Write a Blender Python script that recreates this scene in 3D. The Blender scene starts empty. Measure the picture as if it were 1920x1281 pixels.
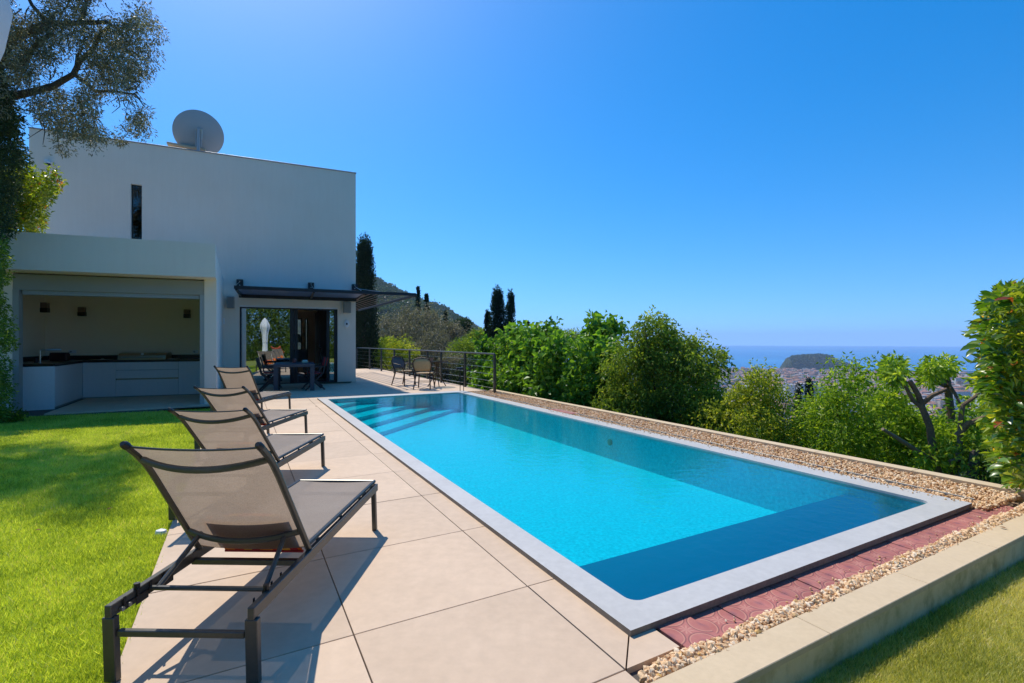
import bpy, math, random
import numpy as np
from mathutils import Vector, Matrix
sc = bpy.context.scene
R = math.radians
random.seed(7); rng = np.random.default_rng(7)

# ---------------------------------------------------------------- camera, sky, sun, exposure
F, HC, HY = 922.0, 1.35, 641.0            # focal length (px of a 1920 picture), eye height, eye-level row
cd = bpy.data.cameras.new('camera'); cam = bpy.data.objects.new('camera', cd); sc.collection.objects.link(cam)
cam.location = (0, 0, HC); cam.rotation_euler = (R(90), 0, 0)
cd.sensor_width = 36; cd.lens = F/1920*36; cd.clip_start = 0.05; cd.clip_end = 60000
sc.camera = cam
SUN_H = Vector((-0.368, 0.524, 0)); SUN = Vector((-0.368, 0.524, 1.0)).normalized()
EL = math.asin(SUN.z)
w = bpy.data.worlds.new('World'); sc.world = w; w.use_nodes = True
nt = w.node_tree; nt.nodes.clear()
out = nt.nodes.new('ShaderNodeOutputWorld'); bg = nt.nodes.new('ShaderNodeBackground')
sky = nt.nodes.new('ShaderNodeTexSky'); sky.sky_type = 'NISHITA'; sky.sun_disc = False
sky.sun_elevation = EL; sky.sun_rotation = math.atan2(SUN.x, SUN.y)
sky.altitude = 200; sky.air_density = 1.0; sky.dust_density = 0.35; sky.ozone_density = 3.0
tcw = nt.nodes.new('ShaderNodeTexCoord'); sx = nt.nodes.new('ShaderNodeSeparateXYZ'); cx = nt.nodes.new('ShaderNodeCombineXYZ')
mx = nt.nodes.new('ShaderNodeMath'); mx.operation = 'MAXIMUM'; mx.inputs[1].default_value = 0.0
mo = nt.nodes.new('ShaderNodeMath'); mo.operation = 'ADD'; mo.inputs[1].default_value = 0.12
nt.links.new(tcw.outputs['Generated'], sx.inputs[0]); nt.links.new(sx.outputs['X'], cx.inputs['X']); nt.links.new(sx.outputs['Y'], cx.inputs['Y'])
nt.links.new(sx.outputs['Z'], mx.inputs[0]); nt.links.new(mx.outputs[0], mo.inputs[0]); nt.links.new(mo.outputs[0], cx.inputs['Z']); nt.links.new(cx.outputs[0], sky.inputs['Vector'])
hs = nt.nodes.new('ShaderNodeHueSaturation'); hs.inputs['Saturation'].default_value = 1.44; hs.inputs['Hue'].default_value = 0.499
nt.links.new(sky.outputs[0], hs.inputs['Color']); nt.links.new(hs.outputs[0], bg.inputs['Color'])
bg.inputs['Strength'].default_value = 0.115
nt.links.new(bg.outputs[0], out.inputs['Surface'])
sd = bpy.data.lights.new('sun', 'SUN'); sd.energy = 2.6; sd.angle = R(0.53); sd.color = (1.0, 0.94, 0.84)
sun = bpy.data.objects.new('sun', sd); sc.collection.objects.link(sun)
sun.rotation_euler = SUN.to_track_quat('Z', 'Y').to_euler()
vs = sc.view_settings; vs.view_transform = 'Standard'; vs.look = 'None'; vs.gamma = 1; vs.use_curve_mapping = False; vs.exposure = 0.85
sc.cycles.max_bounces = 10; sc.cycles.transparent_max_bounces = 24; sc.cycles.volume_bounces = 1

# ---------------------------------------------------------------- helpers
C = sc.collection
TH = R(28.85)
M_POOL = Matrix.Rotation(TH, 4, 'Z')
def pool(x, y, z=0): return M_POOL @ Vector((x, y, z))
def ground(u, v, z=0):
    Z = (HC-z)*F/(v-HY); return Vector(((u-960)/F*Z, Z, z))
def at(u, v, Z): return Vector(((u-960)/F*Z, Z, HC-(v-HY)/F*Z))
def frame(origin, ang): return Matrix.Translation(origin) @ Matrix.Rotation(ang, 4, 'Z')
class Plane:
    """vertical wall plane: local x along it to the right, y into the building, z up"""
    def __init__(s, ox, oy, ang, y0=0):
        s.o = Vector((ox, oy, 0)); s.a = ang; s.m = frame(s.o, ang); s.inv = s.m.inverted()
    def hit(s, u, v, y=0):
        o = s.inv @ Vector((0, 0, HC)); d = s.inv.to_3x3() @ Vector(((u-960)/F, 1, -(v-HY)/F))
        t = (y-o.y)/d.y; p = o+d*t; return p.x, p.z
def setp(o, label=None, cat=None, group=None, kind=None):
    if label: o['label'] = label
    if cat: o['category'] = cat
    if group: o['group'] = group
    if kind: o['kind'] = kind
    return o
def empty(name, label=None, cat=None, group=None, m=None, kind=None, parent=None):
    o = bpy.data.objects.new(name, None); C.objects.link(o)
    if m is not None: o.matrix_world = m
    if parent: o.parent = parent
    o.empty_display_size = 0.2
    return setp(o, label, cat, group, kind)
class MB:
    def __init__(s): s.v = []; s.f = []; s.sm = []
    def add(s, vs, fs, m=None, smooth=False):
        b = len(s.v)
        for p in vs:
            p = Vector(p); s.v.append(tuple(m @ p if m else p))
        for f in fs: s.f.append(tuple(i+b for i in f)); s.sm.append(smooth)
        return s
    def box(s, x0, x1, y0, y1, z0, z1, m=None, bev=0):
        if bev:
            b = min(bev, abs(x1-x0)/2.1, abs(y1-y0)/2.1, abs(z1-z0)/2.1)
            X = (x0, x0+b, x1-b, x1); Y = (y0, y0+b, y1-b, y1); Z = (z0, z0+b, z1-b, z1)
            P = []
            def c(i, j, k):
                a = [X[i*3], Y[j*3], Z[k*3]]; bb = [X[1+i], Y[1+j], Z[1+k]]
                return [(a[0], bb[1], bb[2]), (bb[0], a[1], bb[2]), (bb[0], bb[1], a[2])]
            idx = {}
            for i in (0, 1):
                for j in (0, 1):
                    for k in (0, 1):
                        idx[i, j, k] = len(P); P += c(i, j, k)
            I = lambda i, j, k, a: idx[i, j, k]+a
            fs = []
            for i in (0, 1):
                q = [I(i, 0, 0, 0), I(i, 1, 0, 0), I(i, 1, 1, 0), I(i, 0, 1, 0)]; fs.append(q if i else q[::-1])
                q = [I(0, i, 0, 1), I(1, i, 0, 1), I(1, i, 1, 1), I(0, i, 1, 1)]; fs.append(q[::-1] if i else q)
                q = [I(0, 0, i, 2), I(1, 0, i, 2), I(1, 1, i, 2), I(0, 1, i, 2)]; fs.append(q if i else q[::-1])
            def fl(cond, q): fs.append(q if cond else q[::-1])
            for a in (0, 1):
                for b2 in (0, 1):
                    fl(a == b2, [I(a, b2, 0, 1), I(a, b2, 0, 0), I(a, b2, 1, 0), I(a, b2, 1, 1)])
                    fl(a != b2, [I(a, 0, b2, 2), I(a, 0, b2, 0), I(a, 1, b2, 0), I(a, 1, b2, 2)])
                    fl(a == b2, [I(0, a, b2, 2), I(0, a, b2, 1), I(1, a, b2, 1), I(1, a, b2, 2)])
            for i in (0, 1):
                for j in (0, 1):
                    for k in (0, 1):
                        fl((i+j+k) % 2 == 1, [I(i, j, k, 0), I(i, j, k, 1), I(i, j, k, 2)])
            return s.add(P, fs, m)
        P = [(x0, y0, z0), (x1, y0, z0), (x1, y1, z0), (x0, y1, z0), (x0, y0, z1), (x1, y0, z1), (x1, y1, z1), (x0, y1, z1)]
        return s.add(P, [(0, 3, 2, 1), (4, 5, 6, 7), (0, 1, 5, 4), (1, 2, 6, 5), (2, 3, 7, 6), (3, 0, 4, 7)], m)
    def prism(s, poly, z0, z1, m=None):
        n = len(poly); P = [(x, y, z0) for x, y in poly]+[(x, y, z1) for x, y in poly]
        return s.add(P, [tuple(range(n))[::-1], tuple(range(n, 2*n))]+[(i, (i+1) % n, (i+1) % n+n, i+n) for i in range(n)], m)
    def tube(s, pts, r, n=8, m=None, cap=True, ry=None):
        pts = [Vector(p) for p in pts]; rs = r if isinstance(r, (list, tuple)) else [r]*len(pts)
        V = []; up = None
        for i, p in enumerate(pts):
            t = (pts[min(i+1, len(pts)-1)]-pts[max(i-1, 0)]).normalized()
            if up is None: up = Vector((0, 0, 1)) if abs(t.z) < .9 else Vector((0, 1, 0))
            a = t.cross(up)
            if a.length < 1e-4: a = t.orthogonal()
            a.normalize(); b = a.cross(t).normalized(); up = b
            for k in range(n):
                an = 2*math.pi*k/n; V.append(p+a*math.cos(an)*rs[i]+b*math.sin(an)*rs[i]*(ry or 1))
        fs = [(i*n+k, i*n+(k+1) % n, (i+1)*n+(k+1) % n, (i+1)*n+k) for i in range(len(pts)-1) for k in range(n)]
        if cap: fs += [tuple(range(n)), tuple(range((len(pts)-1)*n, len(pts)*n))[::-1]]
        return s.add(V, fs, m, n > 4)
    def bar(s, p, q, wx, wz, up=(0, 0, 1), m=None, bev=0.003):
        p, q = Vector(p), Vector(q); d = q-p; L = d.length; d.normalize(); up = Vector(up)
        if abs(d.dot(up)) > .99: up = Vector((0, 1, 0))
        sd_ = d.cross(up).normalized(); u2 = sd_.cross(d)
        mm = Matrix((sd_, d, u2)).transposed().to_4x4(); mm.translation = p
        if m: mm = m @ mm
        return s.box(-wx/2, wx/2, 0, L, -wz/2, wz/2, mm, bev)
    def lathe(s, prof, n=24, m=None, sx=1, sy=1):
        V = []; fs = []
        for r, z in prof:
            for k in range(n):
                a = 2*math.pi*k/n; V.append((r*math.cos(a)*sx, r*math.sin(a)*sy, z))
        for i in range(len(prof)-1):
            for k in range(n): fs.append((i*n+k, i*n+(k+1) % n, (i+1)*n+(k+1) % n, (i+1)*n+k))
        fs += [tuple(range(n))[::-1], tuple(range((len(prof)-1)*n, len(prof)*n))]
        return s.add(V, fs, m, True)
    def mesh(s, name, mat=None):
        me = bpy.data.meshes.new(name); me.from_pydata(s.v, [], s.f); me.update()
        me.polygons.foreach_set('use_smooth', [bool(x) for x in s.sm])
        if any(s.sm):
            try: me.set_sharp_from_angle(angle=R(40))
            except Exception: pass
        if mat: me.materials.append(mat)
        return me
    def build(s, name, mat, parent=None, label=None, cat=None, group=None, kind=None, m=None):
        o = bpy.data.objects.new(name, s.mesh(name, mat)); C.objects.link(o)
        if parent: o.parent = parent
        if m is not None: o.matrix_local = m
        return setp(o, label, cat, group, kind)
def link(name, me, parent=None, m=None):
    o = bpy.data.objects.new(name, me); C.objects.link(o)
    if parent: o.parent = parent
    if m is not None: o.matrix_local = m
    return o
def kids(o, _c={}):
    return [x for x in C.objects if x.parent == o]
def copy_tree(o, parent=None):
    c = o.copy(); C.objects.link(c)
    if parent: c.parent = parent
    for ch in kids(o): copy_tree(ch, c)
    return c
def npmesh(name, V, Fc, mat, attr=None, smooth=False):
    """V (n,3); Fc (m,k) all the same size; attr: dict name -> per-face float"""
    me = bpy.data.meshes.new(name); n, (m_, k) = len(V), Fc.shape
    me.vertices.add(n); me.vertices.foreach_set('co', np.ascontiguousarray(V, dtype=np.float32).ravel())
    me.loops.add(m_*k); me.loops.foreach_set('vertex_index', np.ascontiguousarray(Fc, dtype=np.int32).ravel())
    me.polygons.add(m_); me.polygons.foreach_set('loop_start', np.arange(0, m_*k, k, dtype=np.int32))
    me.polygons.foreach_set('use_smooth', np.full(m_, smooth))
    me.update(calc_edges=True)
    if attr:
        for nm, a in attr.items():
            at_ = me.attributes.new(nm, 'FLOAT', 'FACE'); at_.data.foreach_set('value', np.ascontiguousarray(a, dtype=np.float32))
    me.materials.append(mat); return me

# ---------------------------------------------------------------- materials
def nodes(name):
    m = bpy.data.materials.new(name); m.use_nodes = True; t = m.node_tree; t.nodes.clear()
    o = t.nodes.new('ShaderNodeOutputMaterial'); return m, t, o
def lk(t, a, b): t.links.new(a, b)
def ramp(t, stops):
    r = t.nodes.new('ShaderNodeValToRGB'); e = r.color_ramp.elements
    while len(e) > 1: e.remove(e[-1])
    e[0].position = stops[0][0]; e[0].color = (*stops[0][1], 1)
    for p, c in stops[1:]: x = e.new(p); x.color = (*c, 1)
    return r
def noise(t, scale, detail=4, rough=.55, co='Object', sc3=None):
    tc = t.nodes.new('ShaderNodeTexCoord'); n = t.nodes.new('ShaderNodeTexNoise')
    n.inputs['Scale'].default_value = scale; n.inputs['Detail'].default_value = detail; n.inputs['Roughness'].default_value = rough
    src = tc.outputs[co]
    if co == 'World':
        pass
    if sc3:
        mp = t.nodes.new('ShaderNodeMapping'); mp.inputs['Scale'].default_value = sc3; lk(t, src, mp.inputs[0]); src = mp.outputs[0]
    lk(t, src, n.inputs['Vector']); return n
def gnoise(t, scale, detail=4, rough=.55, sc3=None):
    g = t.nodes.new('ShaderNodeNewGeometry'); n = t.nodes.new('ShaderNodeTexNoise')
    n.inputs['Scale'].default_value = scale; n.inputs['Detail'].default_value = detail; n.inputs['Roughness'].default_value = rough
    src = g.outputs['Position']
    if sc3:
        mp = t.nodes.new('ShaderNodeMapping'); mp.inputs['Scale'].default_value = sc3; lk(t, src, mp.inputs[0]); src = mp.outputs[0]
    lk(t, src, n.inputs['Vector']); return n
def mixc(t, fac, a, b, mode='MIX'):
    m = t.nodes.new('ShaderNodeMix'); m.data_type = 'RGBA'; m.blend_type = mode
    for sock, v in ((m.inputs[0], fac), (m.inputs[6], a), (m.inputs[7], b)):
        if hasattr(v, 'links'): lk(t, v, sock)
        elif isinstance(v, (int, float)): sock.default_value = v
        else: sock.default_value = (*v, 1)
    return m.outputs[2]
def surf(name, col, rough=.6, metal=0, var=.12, vs_=3, vs2=60, bump=0, bs=80, spec=.5, tint=None, sc3=None, objvar=0, dist=.01):
    """general procedural surface: two scales of tone variation, fine bump, optional second tint"""
    m, t, o = nodes(name); b = t.nodes.new('ShaderNodeBsdfPrincipled')
    n1 = gnoise(t, vs_, 5, .6, sc3); n2 = gnoise(t, vs2, 3, .6)
    c = mixc(t, n1.outputs['Fac'], tuple(x*(1-var) for x in col), tuple(min(1, x*(1+var)) for x in (tint or col)))
    r2 = ramp(t, [(.3, (1-var*.7,)*3), (.7, (1+var*.4,)*3)]); lk(t, n2.outputs['Fac'], r2.inputs[0])
    c = mixc(t, 1.0, c, r2.outputs[0], 'MULTIPLY')
    if objvar:
        oi = t.nodes.new('ShaderNodeObjectInfo'); rv = ramp(t, [(0, (1-objvar,)*3), (1, (1+objvar*.5,)*3)]); lk(t, oi.outputs['Random'], rv.inputs[0])
        c = mixc(t, 1.0, c, rv.outputs[0], 'MULTIPLY')
    lk(t, c, b.inputs['Base Color']); b.inputs['Roughness'].default_value = rough; b.inputs['Metallic'].default_value = metal
    b.inputs['Specular IOR Level'].default_value = spec
    if bump:
        n3 = gnoise(t, bs, 4, .6); bp = t.nodes.new('ShaderNodeBump'); bp.inputs['Strength'].default_value = bump; bp.inputs['Distance'].default_value = dist
        lk(t, n3.outputs['Fac'], bp.inputs['Height']); lk(t, bp.outputs[0], b.inputs['Normal'])
    lk(t, b.outputs[0], o.inputs[0]); return m
def leafmat(name, stops, trans=.45, rough=.45, spec=.35):
    m, t, o = nodes(name); a = t.nodes.new('ShaderNodeAttribute'); a.attribute_name = 'rnd'
    r = ramp(t, stops); lk(t, a.outputs['Fac'], r.inputs[0])
    n1 = gnoise(t, .9, 2); rr = ramp(t, [(.3, (.8, .85, .8)), (.7, (1.15, 1.1, 1.05))]); lk(t, n1.outputs['Fac'], rr.inputs[0])
    c = mixc(t, 1.0, r.outputs[0], rr.outputs[0], 'MULTIPLY')
    b = t.nodes.new('ShaderNodeBsdfPrincipled'); lk(t, c, b.inputs['Base Color']); b.inputs['Roughness'].default_value = rough; b.inputs['Specular IOR Level'].default_value = spec
    tr = t.nodes.new('ShaderNodeBsdfTranslucent'); c2 = mixc(t, 1.0, c, (1.5, 1.55, .6), 'MULTIPLY'); lk(t, c2, tr.inputs[0])
    mx_ = t.nodes.new('ShaderNodeMixShader'); mx_.inputs[0].default_value = trans
    lk(t, b.outputs[0], mx_.inputs[1]); lk(t, tr.outputs[0], mx_.inputs[2]); lk(t, mx_.outputs[0], o.inputs[0]); return m
def glassmat(name, tint=(.8, .85, .85), refl=.25, ior=1.5, rough=0.0):
    m, t, o = nodes(name); tr = t.nodes.new('ShaderNodeBsdfTransparent'); tr.inputs[0].default_value = (*tint, 1)
    g = t.nodes.new('ShaderNodeBsdfGlossy'); g.inputs['Roughness'].default_value = rough; g.inputs[0].default_value = (.9, .95, .95, 1)
    fr = t.nodes.new('ShaderNodeFresnel'); fr.inputs['IOR'].default_value = ior
    ad = t.nodes.new('ShaderNodeMath'); ad.operation = 'ADD'; ad.use_clamp = True; ad.inputs[1].default_value = refl; lk(t, fr.outputs[0], ad.inputs[0])
    mx_ = t.nodes.new('ShaderNodeMixShader'); lk(t, ad.outputs[0], mx_.inputs[0]); lk(t, tr.outputs[0], mx_.inputs[1]); lk(t, g.outputs[0], mx_.inputs[2]); lk(t, mx_.outputs[0], o.inputs[0]); return m

m_slab = surf('stone_slab', (.59, .425, .285), .75, var=.10, vs_=1.7, vs2=14, bump=.15, bs=160, tint=(.63, .465, .325), objvar=.08, dist=.003)
m_joint = surf('joint_mortar', (.10, .085, .07), .95)
m_curb = surf('kerb_stone', (.60, .45, .27), .8, var=.08, vs_=3, vs2=30, bump=.2, bs=150, tint=(.64, .49, .31), objvar=.04, dist=.003)
def curb_side():
    m, t, o = nodes('weathered_kerb_side'); b = t.nodes.new('ShaderNodeBsdfPrincipled'); b.inputs['Roughness'].default_value = .9
    n = gnoise(t, 3.5, 6, .65); n2 = gnoise(t, 9, 5, .7, (1, 1, .6))
    r = ramp(t, [(.35, (.42, .34, .15)), (.5, (.68, .54, .30)), (.75, (.80, .66, .42))]); lk(t, n.outputs['Fac'], r.inputs[0])
    r2 = ramp(t, [(.3, (.72, .72, .66)), (.5, (1, 1, 1))]); lk(t, n2.outputs['Fac'], r2.inputs[0])
    lk(t, mixc(t, 1.0, r.outputs[0], r2.outputs[0], 'MULTIPLY'), b.inputs['Base Color'])
    bp = t.nodes.new('ShaderNodeBump'); bp.inputs['Strength'].default_value = .4; bp.inputs['Distance'].default_value = .006; lk(t, n2.outputs['Fac'], bp.inputs['Height']); lk(t, bp.outputs[0], b.inputs['Normal'])
    lk(t, b.outputs[0], o.inputs[0]); return m
m_curbside = curb_side()
m_coping = surf('coping_concrete', (.46, .44, .405), .5, var=.10, vs_=1.6, vs2=22, bump=.1, bs=200, tint=(.53, .505, .47), dist=.002)
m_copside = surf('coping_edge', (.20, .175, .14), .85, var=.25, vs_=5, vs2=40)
m_render = surf('house_render', (.66, .63, .60), .9, var=.04, vs_=.9, vs2=8, bump=.25, bs=260, tint=(.66, .63, .60), dist=.003)
def house_mat():
    m, t, o = nodes('rendered_wall'); b = t.nodes.new('ShaderNodeBsdfPrincipled'); b.inputs['Roughness'].default_value = .92
    n = gnoise(t, .55, 5, .6); n2 = gnoise(t, 2.0, 6, .65, (6, 6, .5)); n3 = gnoise(t, 180, 2, .6)
    r = ramp(t, [(.3, (.83, .72, .59)), (.7, (.88, .775, .65))]); lk(t, n.outputs['Fac'], r.inputs[0])
    r2 = ramp(t, [(.3, (.975, .97, .965)), (.62, (1, 1, 1))]); lk(t, n2.outputs['Fac'], r2.inputs[0])
    lk(t, mixc(t, 1.0, r.outputs[0], r2.outputs[0], 'MULTIPLY'), b.inputs['Base Color'])
    bp = t.nodes.new('ShaderNodeBump'); bp.inputs['Strength'].default_value = .35; bp.inputs['Distance'].default_value = .004; lk(t, n3.outputs['Fac'], bp.inputs['Height']); lk(t, bp.outputs[0], b.inputs['Normal'])
    lk(t, b.outputs[0], o.inputs[0]); return m
m_house = house_mat()
m_inner = surf('painted_plaster', (.88, .76, .58), .9, var=.03, vs_=1.5)
m_grey = surf('grey_aluminium', (.33, .33, .30), .5, .1, var=.05)
m_dark = surf('anthracite_metal', (.018, .022, .028), .4, .3, var=.1)
m_black = surf('black_plastic', (.010, .010, .011), .45, var=.1)
m_blue = surf('blue_grey_panel', (.10, .20, .42), .45, .2, var=.1)
m_cab = surf('cabinet_front', (.70, .67, .66), .55, var=.05, vs_=2, vs2=40, sc3=(8, 8, .6))
m_top = surf('dark_worktop', (.018, .013, .012), .3, var=.3, vs2=90)
m_steel = surf('brushed_steel', (.55, .54, .50), .28, .95, var=.08)
m_brass = surf('warm_steel', (.42, .34, .22), .35, .8, var=.08)
m_brown = surf('brown_ceramic', (.055, .018, .014), .45)
m_white = surf('white_paint', (.75, .76, .77), .5, var=.03)
m_whitefab = surf('white_canvas', (.78, .79, .80), .85, var=.04)
m_spk = surf('speaker_grey', (.33, .33, .31), .6, var=.06)
m_lframe = surf('taupe_metal_frame', (.085, .083, .074), .38, .45, var=.12, vs_=8)
m_tabl = surf('slate_blue_table', (.050, .063, .085), .45, .1, var=.1)
m_red = surf('red_canvas', (.42, .030, .035), .85, var=.15, vs_=9)
m_coral = surf('coral_lounger_shell', (.75, .13, .06), .5, var=.05)
m_gravelm = None
m_wick = surf('cane_seat', (.50, .33, .16), .7, var=.2, vs_=20, vs2=160, bump=.5, bs=300)
m_rattan = surf('dark_rattan', (.055, .022, .012), .55, var=.25, vs_=20)
m_greyw = surf('grey_woven_back', (.12, .115, .115), .75, var=.2, vs2=200)
m_bark = surf('bark', (.085, .062, .045), .95, var=.4, vs_=7, vs2=50, bump=.8, bs=30, tint=(.13, .105, .08), dist=.02)
m_barkg = surf('grey_bark', (.16, .135, .105), .95, var=.35, vs_=6, vs2=40, bump=.8, bs=25, tint=(.10, .08, .06), dist=.02)
m_dish = surf('dish_paint', (.42, .43, .42), .6, var=.06)
m_soil = surf('dry_soil', (.115, .085, .055), .95, var=.4, vs_=4, vs2=40, bump=.8, bs=20, dist=.03)
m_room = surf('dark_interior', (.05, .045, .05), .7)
m_wood = surf('pale_wood', (.33, .22, .12), .6, var=.15, sc3=(1, 8, 1))
m_rug = surf('green_mat', (.030, .050, .018), .95, var=.3)
m_roofc = surf('zinc_coping', (.33, .34, .35), .4, .6)

def grass_mats():
    res = []
    for nm, stops in (('lawn_blades', [(0, (.19, .27, .025)), (.3, (.44, .54, .06)), (.65, (.68, .76, .13)), (.92, (.82, .86, .20)), (1, (.80, .66, .34))]),
                      ('dry_lawn_blades', [(0, (.26, .29, .05)), (.4, (.52, .52, .13)), (.75, (.72, .68, .28)), (1, (.84, .74, .46))])):
        m, t, o = nodes(nm); a = t.nodes.new('ShaderNodeAttribute'); a.attribute_name = 'rnd'
        n1 = gnoise(t, 1.1, 5, .65); mt = t.nodes.new('ShaderNodeMath'); mt.operation = 'MULTIPLY_ADD'; mt.inputs[1].default_value = 1.5; mt.inputs[2].default_value = -.72
        lk(t, n1.outputs['Fac'], mt.inputs[0]); ad = t.nodes.new('ShaderNodeMath'); ad.operation = 'ADD'; lk(t, a.outputs['Fac'], ad.inputs[0]); lk(t, mt.outputs[0], ad.inputs[1])
        r = ramp(t, stops); lk(t, ad.outputs[0], r.inputs[0])
        d = t.nodes.new('ShaderNodeBsdfPrincipled'); lk(t, r.outputs[0], d.inputs['Base Color']); d.inputs['Roughness'].default_value = .5; d.inputs['Specular IOR Level'].default_value = .25
        tr = t.nodes.new('ShaderNodeBsdfTranslucent'); lk(t, mixc(t, 1.0, r.outputs[0], (1.4, 1.35, .5), 'MULTIPLY'), tr.inputs[0])
        mx_ = t.nodes.new('ShaderNodeMixShader'); mx_.inputs[0].default_value = .45; lk(t, d.outputs[0], mx_.inputs[1]); lk(t, tr.outputs[0], mx_.inputs[2]); lk(t, mx_.outputs[0], o.inputs[0]); res.append(m)
    return res
m_blade, m_blade2 = grass_mats()
m_turf = surf('turf_soil', (.26, .28, .05), .95, var=.45, vs_=2, vs2=70, tint=(.20, .24, .04), bump=.8, bs=60, dist=.02)
m_turf2 = surf('dry_turf_soil', (.22, .21, .07), .95, var=.45, vs_=3, vs2=70, tint=(.30, .25, .11), bump=.8, bs=60, dist=.02)

def gravel_mat():
    m, t, o = nodes('beige_gravel'); a = t.nodes.new('ShaderNodeAttribute'); a.attribute_name = 'rnd'
    r = ramp(t, [(0, (.46, .24, .11)), (.25, (.68, .42, .21)), (.6, (.78, .54, .31)), (.85, (.82, .66, .47)), (1, (.62, .36, .10))]); lk(t, a.outputs['Fac'], r.inputs[0])
    b = t.nodes.new('ShaderNodeBsdfPrincipled'); lk(t, r.outputs[0], b.inputs['Base Color']); b.inputs['Roughness'].default_value = .85
    lk(t, b.outputs[0], o.inputs[0]); return m
m_gravel = gravel_mat()

def tile_mat():
    """terracotta tile with printed quarter circles at its corners and a pale star flower, in each tile's own coordinates"""
    m, t, o = nodes('patterned_terracotta'); tc = t.nodes.new('ShaderNodeTexCoord'); sp = t.nodes.new('ShaderNodeSeparateXYZ'); lk(t, tc.outputs['Object'], sp.inputs[0])
    def mt(op, a, b=None, c=None, clamp=False):
        n = t.nodes.new('ShaderNodeMath'); n.operation = op; n.use_clamp = clamp
        for i, v in enumerate((a, b, c)):
            if v is None: continue
            if hasattr(v, 'links'): lk(t, v, n.inputs[i])
            else: n.inputs[i].default_value = v
        return n.outputs[0]
    X, Y = sp.outputs['X'], sp.outputs['Y']
    ax, ay = mt('ABSOLUTE', X), mt('ABSOLUTE', Y); h = .108
    # circles centred on the middle of each side
    def ring(cx_, cy_, r0, wd):
        dx = mt('SUBTRACT', ax, cx_); dy = mt('SUBTRACT', ay, cy_)
        d = mt('SQRT', mt('ADD', mt('MULTIPLY', dx, dx), mt('MULTIPLY', dy, dy)))
        return mt('SUBTRACT', 1, mt('DIVIDE', mt('ABSOLUTE', mt('SUBTRACT', d, r0)), wd), clamp=True), d
    r1, d1 = ring(h, 0, .064, .005); r2, d2 = ring(0, h, .064, .005)
    s1, _ = ring(h, 0, .070, .005); s2, _ = ring(0, h, .070, .005)
    rr = mt('MAXIMUM', r1, r2); ss = mt('MAXIMUM', s1, s2)
    rad = mt('SQRT', mt('ADD', mt('MULTIPLY', X, X), mt('MULTIPLY', Y, Y))); ang = mt('ARCTAN2', Y, X)
    pet = mt('MULTIPLY', mt('ABSOLUTE', mt('COSINE', mt('MULTIPLY', ang, 4))), .042)
    fl = mt('MULTIPLY', mt('SUBTRACT', pet, rad), 90, clamp=True)
    blot = mt('SUBTRACT', 1, mt('MULTIPLY', mt('MINIMUM', d1, d2), 32), clamp=True)
    n = gnoise(t, 9, 5, .6); base = ramp(t, [(.3, (.34, .10, .08)), (.7, (.45, .16, .13))]); lk(t, n.outputs['Fac'], base.inputs[0])
    c = mixc(t, mt('MULTIPLY', ss, .75), base.outputs[0], (.10, .035, .045)); c = mixc(t, mt('MULTIPLY', rr, .7), c, (.56, .27, .18)); c = mixc(t, mt('MULTIPLY', fl, .45), c, (.60, .30, .22)); c = mixc(t, mt('MULTIPLY', blot, .65), c, (.12, .05, .085))
    oi = t.nodes.new('ShaderNodeObjectInfo'); rv = ramp(t, [(0, (.85,)*3), (1, (1.1,)*3)]); lk(t, oi.outputs['Random'], rv.inputs[0]); c = mixc(t, 1.0, c, rv.outputs[0], 'MULTIPLY')
    b = t.nodes.new('ShaderNodeBsdfPrincipled'); lk(t, c, b.inputs['Base Color']); b.inputs['Roughness'].default_value = .7
    lk(t, b.outputs[0], o.inputs[0]); return m
m_tile = tile_mat()

def water_mat():
    m, t, o = nodes('pool_water'); tr = t.nodes.new('ShaderNodeBsdfTransparent'); tr.inputs[0].default_value = (.015, .80, .88, 1)
    g = t.nodes.new('ShaderNodeBsdfGlossy'); g.inputs['Roughness'].default_value = .02
    n1 = gnoise(t, 9, 3, .55, (1, 1, 1)); n2 = gnoise(t, 34, 2, .5)
    ad = t.nodes.new('ShaderNodeMath'); ad.operation = 'MULTIPLY_ADD'; ad.inputs[1].default_value = .22; lk(t, n2.outputs['Fac'], ad.inputs[0]); lk(t, n1.outputs['Fac'], ad.inputs[2])
    bp = t.nodes.new('ShaderNodeBump'); bp.inputs['Strength'].default_value = .36; bp.inputs['Distance'].default_value = .012; lk(t, ad.outputs[0], bp.inputs['Height'])
    fr = t.nodes.new('ShaderNodeFresnel'); fr.inputs['IOR'].default_value = 1.33; lk(t, bp.outputs[0], fr.inputs['Normal']); lk(t, bp.outputs[0], g.inputs['Normal'])
    mx_ = t.nodes.new('ShaderNodeMixShader'); lk(t, fr.outputs[0], mx_.inputs[0]); lk(t, tr.outputs[0], mx_.inputs[1]); lk(t, g.outputs[0], mx_.inputs[2]); lk(t, mx_.outputs[0], o.inputs[0]); return m
m_water = water_mat()
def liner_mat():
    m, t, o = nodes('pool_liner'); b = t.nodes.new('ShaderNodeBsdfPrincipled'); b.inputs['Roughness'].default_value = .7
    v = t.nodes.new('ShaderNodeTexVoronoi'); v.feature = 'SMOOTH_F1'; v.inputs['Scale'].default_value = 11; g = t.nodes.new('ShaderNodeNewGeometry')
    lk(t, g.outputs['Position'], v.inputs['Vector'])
    n = gnoise(t, 30, 4, .7); r = ramp(t, [(.3, (.09, .47, .55)), (.7, (.26, .78, .83))]); lk(t, n.outputs['Fac'], r.inputs[0])  # mottling puts the ripple and caustic light speckle into the liner colour
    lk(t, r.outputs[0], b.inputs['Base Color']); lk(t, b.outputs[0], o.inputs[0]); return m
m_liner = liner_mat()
m_cover = surf('blue_cover_lid', (.12, .15, .27), .45, var=.05, vs_=1)

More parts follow.
